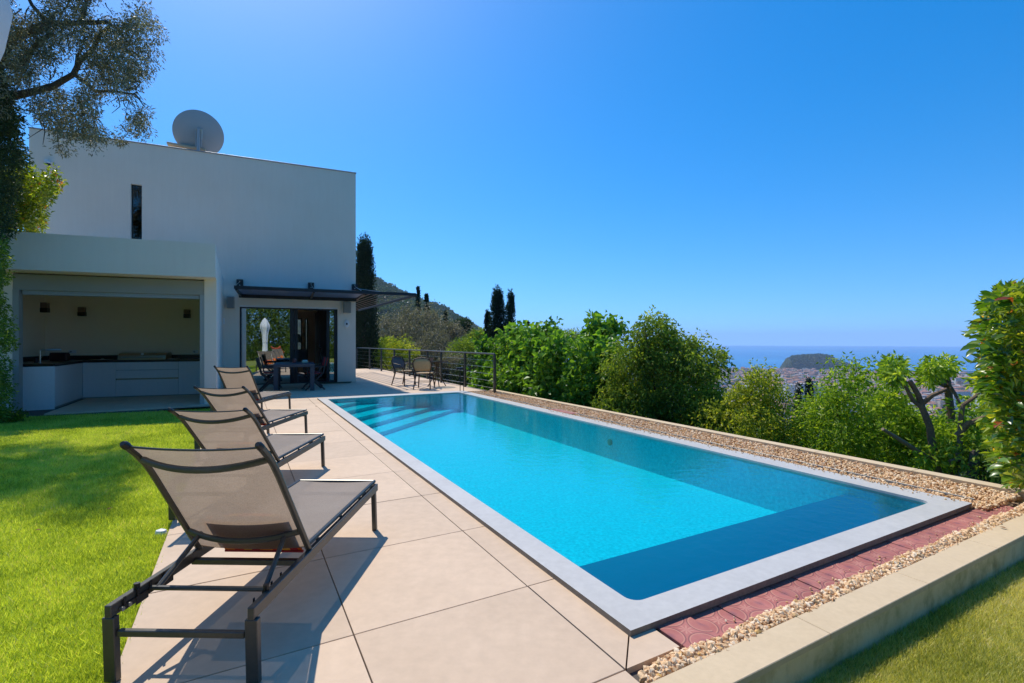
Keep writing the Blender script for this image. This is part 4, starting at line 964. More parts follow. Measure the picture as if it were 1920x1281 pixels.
# ================================================================ TERRACE FURNITURE
def railing():
    t = empty('railing', 'grey metal railing with thin cables along the terrace edge', 'railing')
    base = [ground(927.5, 737.5), ground(872, 726), ground(827, 718), ground(790, 711.5), ground(756, 706), ground(728, 702), ground(705, 698.3), ground(685, 695)]
    base[3] = Vector((-3.05, 17.75, 0)); base[4] = Vector((-4.0, 19.2, 0)); base[5] = Vector((-5.0, 20.9, 0)); base[6] = Vector((-5.95, 22.4, 0)); base[7] = Vector((-6.95, 24.0, 0)); base.append(Vector((-8.2, 26.0, 0)))
    for i, p in enumerate(base):
        q = base[min(i+1, len(base)-1)] if i < len(base)-1 else base[i-1]; a = math.atan2(q.y-p.y, q.x-p.x)
        MB().box(-.035, .035, -.03, .03, -.25, 1.0, bev=.004).build('post', m_lframe, t, m=Matrix.Translation(p) @ Matrix.Rotation(a, 4, 'Z'))
    MB().tube([p+Vector((0, 0, 1.02)) for p in base], .022, 8).build('handrail', m_lframe, t)
    for z in (.12, .30, .48, .66, .84):
        MB().tube([p+Vector((0, 0, z)) for p in base], .004, 5).build('cable', m_steel, t)
railing()
# ground under the strip by the first posts
def dining():
    t = empty('dining_table', 'slate blue outdoor dining table in front of the glass doors', 'table', None, frame(Vector((-6.36, 13.10, 0)), HOU.a-R(2)))
    W_, L, h = 1.02, 1.55, .74
    MB().box(0, W_, 0, L, h-.085, h, bev=.006).build('table_top', m_tabl, t)
    for x in (0, W_-.115):
        for y in (0, L-.115): MB().box(x+.002, x+.115, y+.002, y+.115, 0, h-.086, bev=.004).build('leg', m_tabl, t)
    def chair(x, y, rot, seatm, backm, lab, dz=0):
        c = empty('folding_chair', lab, 'chair', 'folding chairs round the dining table', frame(t.matrix_world @ Vector((x, y, 0)), rot))
        w_ = .26
        for s in (-1, 1):
            MB().bar((s*w_, -.26, 0), (s*w_, .20, .47), .022, .04).build('leg', m_dark, c); MB().bar((s*(w_-.03), .26, 0), (s*(w_-.03), -.2, .47), .022, .04).build('leg', m_dark, c)
            MB().bar((s*w_, .2, .44), (s*w_, .30, .90), .022, .035).build('back_post', m_dark, c); MB().bar((s*w_, -.24, .64), (s*w_, .26, .64), .045, .022).build('armrest', m_dark, c)
            MB().bar((s*w_, -.2, .46), (s*w_, -.22, .63), .02, .03).build('arm_post', m_dark, c)
        MB().box(-w_+.02, w_-.02, -.21, .2, .45, .465, bev=.005).build('seat', seatm, c)
        MB().box(-w_+.0, w_-.0, -.008, .008, 0, .24, Matrix.Translation((0, .285, .66)) @ Matrix.Rotation(R(-12), 4, 'X'), bev=.005).build('backrest', backm, c)
        MB().bar((-w_, -.24, .03), (w_, -.24, .03), .02, .02).build('crossbar', m_dark, c)
    chair(-.10, .35, HOU.a+R(95), m_black, m_black, 'dark folding chair at the near left corner of the dining table')
    chair(-.12, 1.15, HOU.a+R(85), m_red, m_black, 'dark folding chair at the far left of the dining table')
    chair(1.0, .42, HOU.a-R(82), m_red, m_red, 'folding chair with a red canvas seat and back at the right of the dining table')
    chair(1.0, 1.18, HOU.a-R(95), m_red, m_black, 'folding chair with a red seat at the far right of the dining table')
    c = empty('tea_light', 'reddish glass candle holder on the dining table', 'candle holder', None, t.matrix_world @ Matrix.Translation((.5, .85, .741))); MB().lathe([(.035, 0), (.06, .06), (.05, .12), (.045, .12), (.05, .06), (.03, .01)], 16).build('glass', surf('red_glass', (.30, .08, .07), .2), c); MB().lathe([(.02, .011), (.02, .03)], 10).build('candle', m_white, c)
    c = empty('napkin_box', 'small cream box on the dining table', 'box', None, t.matrix_world @ Matrix.Translation((.78, .8, .741))); MB().box(-.08, .08, -.06, .06, 0, .06, bev=.008).build('body', surf('cream_box', (.66, .60, .42), .6), c); MB().box(-.06, .06, -.04, .04, .0601, .075, bev=.004).build('paper', m_white, c)
dining()
def bistro():
    def chair(x, y, rot, bm, lab):
        c = empty('bistro_chair', lab, 'chair', None, frame(Vector((x, y, 0)), rot)); r = .022
        MB().lathe([(.24, .43), (.25, .445), (.24, .46)], 24, sy=.95).build('seat', m_wick, c)
        for s in (-1, 1):
            MB().tube([(s*.20, -.19, .43), (s*.24, -.25, 0)], [r, r*.75], 8).build('leg', m_rattan, c); MB().tube([(s*.20, .17, .43), (s*.24, .30, 0)], [r, r*.75], 8).build('leg', m_rattan, c)
            MB().tube([(s*.23, -.2, .44), (s*.27, -.2, .55), (s*.285, -.1, .64), (s*.285, .05, .66), (s*.26, .2, .68)], .014, 8).build('armrest', m_rattan, c)
        pts = [(-.20, .18, .44), (-.25, .23, .60), (-.27, .27, .74), (-.20, .30, .86), (0, .315, .90), (.20, .30, .86), (.27, .27, .74), (.25, .23, .60), (.20, .18, .44)]
        b = MB().tube(pts, .016, 8).build('back_frame', m_rattan, c)
        n = 12; V = []; 
        for i in range(5):
            z = .52+.33*i/4; hw = [.205, .235, .25, .235, .16][i]; y = .20+.105*i/4
            for k in range(n): 
                s = -1+2*k/(n-1); V.append((s*hw, y+.03*(1-s*s), z+(.02 if i == 4 else 0)*(1-s*s)))
        fs = [(i*n+k, i*n+k+1, (i+1)*n+k+1, (i+1)*n+k) for i in range(4) for k in range(n-1)]
        o = MB().add(V, fs, None, True).build('backrest', bm, c); s_ = o.modifiers.new('thickness', 'SOLIDIFY'); s_.thickness = .008
        MB().bar((-.2, -.2, .2), (.2, -.2, .2), .014, .014).bar((-.2, .22, .2), (.2, .22, .2), .014, .014).build('stretcher', m_rattan, c)
    chair(-2.52, 14.15, R(180-4), m_wick, 'rattan bistro chair with a pale cane back turned to the pool')
    chair(-3.33, 15.2, R(58), m_greyw, 'rattan bistro chair with a grey woven back beside the railing')
    t = empty('bistro_table', 'small round bistro table between the rattan chairs and the railing', 'table', None, frame(Vector((-2.27, 14.85, 0)), 0))
    MB().lathe([(.32, .735), (.32, .75), (.0, .75)], 32).build('table_top', glassmat('table_glass', (.75, .8, .78), .12), t)
    MB().tube([(.325*math.cos(a/16*math.pi), .325*math.sin(a/16*math.pi), .742) for a in range(33)], .014, 6, cap=False).build('rim', m_rattan, t)
    for k in range(4):
        a = k*math.pi/2+.4; MB().tube([(.05*math.cos(a), .05*math.sin(a), .73), (.06*math.cos(a), .06*math.sin(a), .35), (.28*math.cos(a), .28*math.sin(a), 0)], .014, 7).build('leg', m_rattan, t)
    p = empty('flower_pot', 'small terracotta pot on the bistro table', 'pot', None, frame(Vector((-2.42, 14.8, .751)), 0)); MB().lathe([(.04, 0), (.06, .09), (.066, .1), (.055, .1), (.05, .085)], 16).build('pot', m_terra, p); MB().lathe([(.048, .086), (.03, .12), (.0, .125)], 12).build('plant', m_soil, p)
    g0 = ground(866, 736); t = empty('garden_light', 'slim dark path light with two rods at the far corner of the pool', 'garden light', None, frame(g0, TH))
    MB().tube([(-.05, 0, 0), (-.05, 0, .62)], .010, 6).build('rod', m_dark, t); MB().tube([(.05, 0, 0), (.05, 0, .60)], .010, 6).build('rod', m_dark, t); MB().box(-.16, .03, -.05, .05, .601, .66, bev=.006).build('lamp_head', m_dark, t)
bistro()

# ================================================================ LOUNGERS
def lounger(x, y, rot, beta, lab, towel=None):
    t = empty('sun_lounger', lab, 'sun lounger', 'sun loungers standing in a row beside the pool', frame(Vector((x, y, 0)), rot)); hw = .285
    f = MB()
    for s in (-1, 1): f.bar((s*hw, -.03, .285), (s*hw, 1.60, .300), .028, .05)
    f.bar((-hw, .47, .265), (hw, .47, .265), .028, .028).bar((-hw+.01, 1.56, .262), (hw-.01, 1.56, .262), .022, .022)
    f.build('frame', m_lframe, t)
    for s in (-1, 1):
        MB().bar((s*hw, -.005, 0), (s*hw, -.015, .262), .050, .030, (0, 1, 0)).build('leg', m_lframe, t)
        MB().bar((s*(hw-.002), 1.575, 0), (s*(hw-.004), 1.555, .28), .030, .034, (0, 1, 0)).build('leg', m_lframe, t)
    MB().bar((-hw+.03, -.01, .195), (hw-.03, -.01, .195), .022, .026).build('crossbar', m_lframe, t)
    # seat
    n, m_ = 10, 12; V = []
    hw2 = .272
    for i in range(m_+1):
        y_ = .50+1.10*i/m_
        for k in range(n+1):
            s = -1+2*k/n; V.append((s*hw2, y_, .345-.010*(1-s*s)-.004*math.sin(math.pi*i/m_)))
    fs = [(i*(n+1)+k, i*(n+1)+k+1, (i+1)*(n+1)+k+1, (i+1)*(n+1)+k) for i in range(m_) for k in range(n)]
    MB().add(V, fs, None, True).build('seat', m_seat, t)
    r_ = MB()
    for s in (-1, 1):
        r_.tube([(s*hw2, .50, .338), (s*hw2, 1.60, .340)], .012, 8)
        for yy in (.62, .95, 1.28, 1.52): r_.tube([(s*hw2, yy, .305), (s*hw2, yy, .333)], .008, 6)
    r_.tube([(-hw2, 1.60, .340), (hw2, 1.60, .340)], .011, 8)
    r_.build('seat_rail', m_lframe, t)
    # back
    b = beta; cb, sb = math.cos(b), math.sin(b); y0, z0 = .50, .325; L = .74
    def bk(s, l, bow=0):
        # backwards bend towards the top; bow = offset to the rear
        e = .035*(max(0, l/L-.72)/.28)**2
        yy = y0-cb*l-sb*(bow+e); zz = z0+sb*l-cb*(bow+e); return (s, yy, zz)
    for s in (-1, 1): MB().tube([bk(s*.278, l) for l in np.linspace(-.02, L, 12)], [.0150]*12, 8, ry=1).build('back_frame', m_lframe, t)
    for s in (-1, 1): MB().tube([bk(s*.278, L), bk(s*.278, L+.018), bk(s*.278, L+.028)], [.0165, .016, .010], 10).build('end_cap', m_black, t)
    for l0, bw in ((.135, .055), (.645, .06)):
        MB().tube([bk(s*.27, l0, .005+bw*(1-s*s)) for s in np.linspace(-1, 1, 13)], .0118, 8, ry=1.3).build('back_bar', m_lframe, t)
    V = []; m2 = 14
    for i in range(m2+1):
        l = .0+(L-.005)*i/m2
        for k in range(n+1):
            s = -1+2*k/n; sag = .020*(1-s*s)*(.35+.65*math.sin(math.pi*min(1, .15+i/m2*.85))); dl = -.012*(1-s*s) if i == m2 else 0; V.append(bk(s*.262, l+dl, sag))
    fs = [(i*(n+1)+k, i*(n+1)+k+1, (i+1)*(n+1)+k+1, (i+1)*(n+1)+k) for i in range(m2) for k in range(n)]
    MB().add(V, fs, None, True).build('backrest', m_sling, t)
    MB().tube([bk(s*.262, L-.006-.012*(1-s*s), .02*(1-s*s)*.4) for s in np.linspace(-1, 1, 9)], .005, 6).build('hem', m_lframe, t)
    # prop and notched plates
    p0 = bk(0, .135)
    p = MB()
    for s in (-1, 1): p.tube([(s*.205, p0[1]-.01, p0[2]-.01), (s*.235, .17, .283)], .0115, 8)
    p.tube([(-hw+.02, .17, .283), (hw-.02, .17, .283)], .011, 8)
    p.build('prop', m_lframe, t)
    for s in (-1, 1):
        q = MB(); xx = s*(hw-.020)
        for k, yy in enumerate((.03, .10, .17, .25)):
            q.box(xx-.003, xx+.003, yy-.012, yy+.055, .262-.012*(k % 2), .285, bev=.002)
            q.box(xx-.003, xx+.003, yy-.006, yy+.006, .285, .318, bev=.002)
        q.build('notched_plate', m_black, t)
        q = MB()
        for yy in (.015, .05): q.tube([(s*(hw-.016), yy, .275), (s*(hw-.028), yy, .275)], .009, 10)
        q.build('bolt', m_steel, t)
        MB().tube([(s*(hw-.01), .105, .31), (s*(hw-.01), .105, .335)], .012, 8).build('stop', m_black, t)
    # head pillow lying against the lower backrest
    V = []; 
    if towel:
        pl = empty('towel_cushion', towel, 'cushion', None, None)
        q = MB(); a_, b_ = 10, 6
        for i in range(b_+1):
            for k in range(a_+1):
                s = -1+2*k/a_; u_ = -1+2*i/b_; q.v.append((s*.20, -.004+.07*(1-abs(s)**4)*(1-abs(u_)**3), u_*.14)); 
        nb = len(q.v)
        for i in range(b_+1):
            for k in range(a_+1):
                s = -1+2*k/a_; u_ = -1+2*i/b_; q.v.append((s*.20, -.004-.006*(1-s**4)*(1-u_**4), u_*.14))
        for i in range(b_):
            for k in range(a_):
                a1 = i*(a_+1)+k; q.f.append((a1, a1+1, a1+a_+2, a1+a_+1)); q.sm.append(True); q.f.append((nb+a1, nb+a1+a_+1, nb+a1+a_+2, nb+a1+1)); q.sm.append(True)
        pl.matrix_world = t.matrix_world @ Matrix.Translation(bk(0.03, .080, -.022)) @ Matrix.Rotation(math.pi/2-b, 4, 'X')
        q.build('cushion', m_stripe, pl)
        MB().tube([(-.2, -.004, -.14), (.2, -.004, -.14)], .008, 6).build('piping', m_red, pl)
    return t
lounger(-1.305, 1.956, R(-1.4), R(56), 'nearest sun lounger, its taupe mesh back seen from behind', 'striped orange and red cushion low on the nearest lounger')
lounger(-2.285, 3.74, R(1.5), R(46), 'second sun lounger from the camera, backrest leaning further back', 'striped cushion on the second lounger from the camera')
lounger(-3.335, 5.66, R(-1), R(45), 'third sun lounger from the camera', 'striped cushion on the third lounger from the camera')
lounger(-4.755, 8.27, R(-1), R(56), 'farthest sun lounger, in front of the glass doors', 'striped cushion on the farthest lounger')

# parasols
def parasols():
    t = empty('closed_parasol', 'closed white parasol just left of the camera, its shoulder in the upper left corner', 'parasol', None, Matrix.Translation((-1.60, 1.20, -.035)))
    MB().tube([(0, 0, 0), (0, 0, 2.8)], .022, 10).build('pole', m_white, t); MB().lathe([(.24, 0), (.24, .06), (.05, .09)], 24).build('base', m_grey, t)
    q = MB(); n = 36; prof = [(.03, 2.78), (.12, 2.66), (.19, 2.5), (.235, 2.38), (.25, 2.27), (.235, 2.17), (.20, 2.05), (.16, 1.8), (.14, 1.5), (.125, 1.2), (.14, .95), (.16, .75), (.18, .6)]; V = []
    for r, z in prof:
        for k in range(n): a = 2*math.pi*k/n; rr_ = r*(1+.10*math.cos(6*a+z*1.5)+.03*math.sin(13*a)); V.append((rr_*math.cos(a), rr_*math.sin(a), z))
    q.add(V, [(i*n+k, i*n+(k+1) % n, (i+1)*n+(k+1) % n, (i+1)*n+k) for i in range(len(prof)-1) for k in range(n)]+[tuple(range(n))], None, True).build('canopy', m_whitefab, t)
    MB().tube([(.145*math.cos(a/12*math.pi), .145*math.sin(a/12*math.pi), 1.35) for a in range(25)], .012, 6, cap=False).build('strap', m_whitefab, t)
    p = mirror_xy((521-960)/F*33.5, 33.5)
    t = empty('garden_armchair', 'coral shell armchair on the lawn, mirrored in the glass door', 'armchair', None, frame(Vector((p.x, p.y, 0)), .8))
    q = MB(); n = 14; V = []
    for i in range(9):
        f_ = i/8; z = .42+.5*max(0, f_-.35)/.65; y = -.35+.75*f_; hw = .34-.08*abs(f_-.4)
        for k in range(n+1): s = -1+2*k/n; V.append((s*hw, y, z+.26*abs(s)**2.5*(1-.5*f_)))
    o = q.add(V, [(i*(n+1)+k, i*(n+1)+k+1, (i+1)*(n+1)+k+1, (i+1)*(n+1)+k) for i in range(8) for k in range(n)], None, True).build('shell', m_coral, t); s_ = o.modifiers.new('thickness', 'SOLIDIFY'); s_.thickness = .03
    for s in (-.25, .25):
        for y in (-.25, .3): MB().tube([(s, y, .45), (s*1.2, y*1.2, -.03)], .015, 8).build('leg', m_white, t)
parasols()
#@@P4
# ================================================================ TREES AND PLANTS
def leafcloud(cl, cr, per, size, aspect=.42, bend=.25, droop=.2, seed=0, shell=.35, flat=None, light=None):
    """cl (n,3) clump centres, cr (n,) radii, per leaves per clump -> V, F, rnd. Leaves: folded 4-point blades"""
    g = np.random.default_rng(seed); n = len(cl)
    per = np.asarray(per) if np.ndim(per) else np.full(n, per); idx = np.repeat(np.arange(n), per); N = len(idx)
    d = g.normal(size=(N, 3)); d /= np.linalg.norm(d, axis=1)[:, None]; rad = (shell+(1-shell)*g.random(N))**.7
    P = cl[idx]+d*(cr[idx]*rad)[:, None]*(flat if flat is not None else 1)
    # leaf direction: outward + random + droop
    t = d*.8+g.normal(size=(N, 3))*.6; t[:, 2] -= droop; t /= np.linalg.norm(t, axis=1)[:, None]
    r_ = g.normal(size=(N, 3)); r_[:, 2] *= .5; b = np.cross(t, r_); b /= np.linalg.norm(b, axis=1)[:, None]; nn = np.cross(b, t)
    # prefer the upper side up
    s = size*g.uniform(.6, 1.3, N); w_ = s*aspect/2
    base = P; tip = P+t*s[:, None]-nn*(bend*s)[:, None]*.3; mid = P+t*(s*.45)[:, None]+nn*(bend*s*.25)[:, None]
    L = mid+b*w_[:, None]+nn*(w_*.4)[:, None]; Rr = mid-b*w_[:, None]+nn*(w_*.4)[:, None]
    V = np.stack([base, L, tip, Rr], 1).reshape(-1, 3); o = np.arange(N)*4
    Fc = np.concatenate([np.stack([o, o+1, o+2], -1), np.stack([o, o+2, o+3], -1)])
    cr_ = g.normal(0, .13, n); rnd = np.clip(g.normal(.5, .2, N)+cr_[idx], 0, 1); return V, Fc, np.concatenate([rnd, rnd])
def crown_pts(c, rad, n, seed, hollow=.45, lump=.35):
    g = np.random.default_rng(seed); d = g.normal(size=(n, 3)); d /= np.linalg.norm(d, axis=1)[:, None]
    k = (hollow+(1-hollow)*g.random(n))**.6*(1+lump*vnoise(d[:, 0]*2.2+seed, d[:, 1]*2.2+d[:, 2]*1.7, seed)*.6)
    return np.array(c)+d*np.array(rad)*k[:, None]
def limbs(mb, base, targets, r0, seed=0, wob=.06, mid=None):
    g = random.Random(seed); base = Vector(base); top = Vector(mid) if mid is not None else base+(Vector(tuple(np.mean(np.array(targets), 0)))-base)*.5
    mb.tube([base, base.lerp(top, .35)+Vector((g.uniform(-wob, wob), g.uniform(-wob, wob), 0)), base.lerp(top, .7)+Vector((g.uniform(-wob, wob), g.uniform(-wob, wob), 0)), top], [r0, r0*.88, r0*.75, r0*.6], 8)
    for q in targets:
        q = Vector(tuple(q)); s = base.lerp(top, g.uniform(.55, 1.0)); m1 = s.lerp(q, .5)+Vector((g.uniform(-1, 1), g.uniform(-1, 1), g.uniform(0, 1)))*wob*2
        mb.tube([s, m1, q], [r0*.42, r0*.26, r0*.08], 6)
LM = {
 'fig': leafmat('fig_leaves', [(0, (0.066, 0.150, 0.026)), (.5, (0.142, 0.283, 0.035)), (.85, (0.261, 0.443, 0.050)), (1, (0.433, 0.584, 0.076))], .4, .42, .3),
 'green': leafmat('fresh_leaves', [(0, (0.076, 0.132, 0.026)), (.5, (0.184, 0.266, 0.037)), (.85, (0.370, 0.443, 0.056)), (1, (0.608, 0.601, 0.101))], .45, .45, .28),
 'yellow': leafmat('yellow_green_leaves', [(0, (0.112, 0.168, 0.028)), (.4, (0.257, 0.320, 0.045)), (.8, (0.498, 0.504, 0.055)), (1, (0.771, 0.638, 0.083))], .5, .45, .28),
 'bright': leafmat('bright_green_leaves', [(0, (0.098, 0.177, 0.020)), (.5, (0.249, 0.371, 0.037)), (.85, (0.477, 0.566, 0.050)), (1, (0.717, 0.743, 0.101))], .45, .42, .3),
 'olive': leafmat('olive_leaves', [(0, (0.090, 0.087, 0.077)), (.5, (0.187, 0.171, 0.154)), (.85, (0.320, 0.282, 0.269)), (1, (0.462, 0.392, 0.393))], .35, .5, .4),
 'olivedark': leafmat('olive_leaves_near', [(0, (0.071, 0.067, 0.046)), (.5, (0.178, 0.166, 0.112)), (.85, (0.339, 0.304, 0.258)), (1, (0.534, 0.464, 0.411))], .3, .5, .4),
 'cypress': leafmat('cypress_foliage', [(0, (0.018, 0.034, 0.025)), (.5, (0.031, 0.058, 0.036)), (.9, (0.056, 0.090, 0.054)), (1, (0.090, 0.116, 0.062))], .15, .7, .2),
 'photinia': leafmat('photinia_leaves', [(0, (0.071, 0.123, 0.016)), (.5, (0.197, 0.276, 0.025)), (.82, (0.427, 0.464, 0.036)), (.95, (0.676, 0.580, 0.062)), (1, (0.747, 0.232, 0.062))], .45, .28, .6),
 'dark': leafmat('dark_bush_leaves', [(0, (0.022, 0.044, 0.021)), (.5, (0.044, 0.075, 0.030)), (.9, (0.090, 0.123, 0.051)), (1, (0.160, 0.174, 0.083))], .3, .5, .3),
 'ivy': leafmat('ivy_leaves', [(0, (0.054, 0.102, 0.016)), (.5, (0.133, 0.218, 0.025)), (.9, (0.268, 0.363, 0.041)), (1, (0.498, 0.493, 0.062))], .4, .4, .4)}
def tree(name, base, c, rad, n, per, size, mat, lab, cat='tree', cr=.28, seed=0, grp=None, bark=None, r0=.07, aspect=.42, nl=7, droop=.2, hollow=.45, lump=.35, extra=None):
    base = Vector(base); t = empty(name, lab, cat, grp, Matrix.Translation(base)); c = Vector(c)-base
    cp = crown_pts(c, rad, n, seed, hollow, lump)
    if extra is not None: cp = np.concatenate([cp, np.array([tuple(Vector(e)-base) for e in extra])]); n = len(cp)
    crr = cr*np.random.default_rng(seed+50).uniform(.6, 1.25, n)
    V, Fc, rd = leafcloud(cp, crr, per, size, aspect, seed=seed+3, droop=droop)
    link('crown', npmesh('crown', V, Fc, LM[mat], {'rnd': rd}), t)
    mb = MB(); g = random.Random(seed); tg = [cp[g.randrange(n)] for _ in range(nl)]; limbs(mb, (0, 0, 0), tg, r0, seed); mb.build('trunk', bark or m_bark, t)
    return t
def P3(u, v, Z): return at(u, v, Z)
# --- fig hedge behind the right kerb
figs = [(-.55, 15.9, 1.45, .75), (.15, 14.6, 1.62, .8), (.75, 13.5, 1.62, .8), (1.25, 12.5, 1.45, .8), (1.95, 11.8, 1.35, .75), (2.35, 12.6, 1.9, .6)]
fl = ['fig bush at the end of the railing', 'tall fig bush second from the railing', 'fig bush with the highest shoots in the middle of the row', 'fig bush right of the middle of the row', 'low fig bush in front, beside the big drooping tree', 'fig bush behind, touching the big drooping tree']
for i, (x, y, zt, r) in enumerate(figs):
    g = np.random.default_rng(100+i)
    sh = [(x+g.uniform(-.55, .55), y+g.uniform(-.5, .5), zt+g.uniform(-.25, .12)) for _ in range(7)]
    ex = []
    for s in sh:
        for k in range(4): ex.append((s[0], s[1], s[2]-k*.14))
    tree('fig_bush', (x, y, -2.2), (x, y, (zt-1.7)/2-.15), (r, r, (zt+1.5)/2*.85), 120, 22, .165, 'fig', fl[i], 'bush', .24, 10+i, 'large-leaved fig bushes behind the kerb', r0=.05, aspect=.75, droop=.5, extra=ex)
tree('spindly_shrub', (.15, 15.6, -2.5), (.1, 15.6, .75), (.45, .4, 1.0), 60, 40, .10, 'bright', 'pale feathery shrub rising behind the fig bushes below the cypresses', 'shrub', .22, 31, aspect=.12)
# --- big drooping tree
ex = [P3(1225+dx, 600+dy, 10.4) for dx, dy in ((0, 0), (25, 8), (10, 25), (-20, 30), (35, 40), (5, 45), (-10, 60), (90, 40), (105, 60), (115, 75), (75, 50), (-35, 50), (-60, 70), (-70, 95))]+[P3(1225+math.sin(i*2.4)*(14+i*1.9), 600+i*2.1, 10.4+.25*math.cos(i*1.7)) for i in range(46)]
tree('camphor_tree', (3.3, 10.7, -3), (3.35, 10.5, .45), (1.14, 1.1, 1.18), 420, 60, .085, 'green', 'big rounded tree with drooping leaf tufts above the middle of the kerb', 'tree', .23, 41, r0=.11, nl=16, droop=.7, extra=ex, lump=.5)
tree('low_tree', (2.6, 11.2, -3), (2.55, 10.6, -.2), (.75, .7, .75), 130, 50, .08, 'green', 'lower tree wedged between the fig bushes and the big rounded tree', 'tree', .22, 42, r0=.06, droop=.6)
tree('yellow_tree', (4.5, 9.1, -3), (4.42, 9.1, -.42), (.94, .8, .82), 250, 56, .07, 'yellow', 'yellow-green tree standing right of the big rounded tree', 'tree', .20, 43, r0=.07, nl=14, droop=.5, extra=[P3(1425, 690, 9), P3(1430, 705, 9), P3(1395, 712, 9), P3(1450, 720, 9), P3(1380, 735, 9), P3(1470, 740, 9)]+[P3(1425+math.sin(i*2.4)*(8+i*2.1), 702+i*2.0, 9+.2*math.cos(i*1.7)) for i in range(26)])
tree('young_camphor', (4.1, 10.3, -3.2), (3.75, 9.2, -.95), (.6, .6, .42), 90, 50, .07, 'yellow', 'low yellowish bush below the big rounded tree', 'bush', .2, 44, droop=.4)
tree('laurel_tree', (5.6, 8.2, -3), (5.62, 8.1, -.35), (.92, .8, .86), 260, 54, .075, 'bright', 'bright green leafy tree between the yellow-green tree and the pruned tree', 'tree', .22, 45, r0=.08, nl=14, droop=.5, extra=[P3(1560, 690, 8), P3(1590, 685, 8), P3(1620, 690, 8), P3(1640, 690, 8), P3(1600, 700, 8)]+[P3(1530+i*7+(i%3)*4, 735-34*math.sin(i/19*3.14)+(i%4)*9, 7.9+(i%5)*.1) for i in range(20)])
tree('bright_bush', (5.2, 9.2, -3), (4.9, 9.0, -.9), (.6, .5, .5), 100, 50, .075, 'green', 'green bush below the gap between the yellow-green and the bright green tree', 'bush', .22, 46, droop=.4)
tree('laurel_bush', (5.5, 6.5, -2.3), (5.35, 6.55, -.95), (.55, .4, .42), 60, 30, .10, 'bright', 'glossy bush just behind the kerb under the pruned tree', 'bush', .2, 47, droop=.3)
tree('laurel_bush', (6.9, 9.3, -2.6), (6.9, 9.3, -.75), (1.0, .8, .7), 220, 44, .085, 'fig', 'dark green bush filling behind the pruned tree', 'bush', .24, 48, droop=.4)
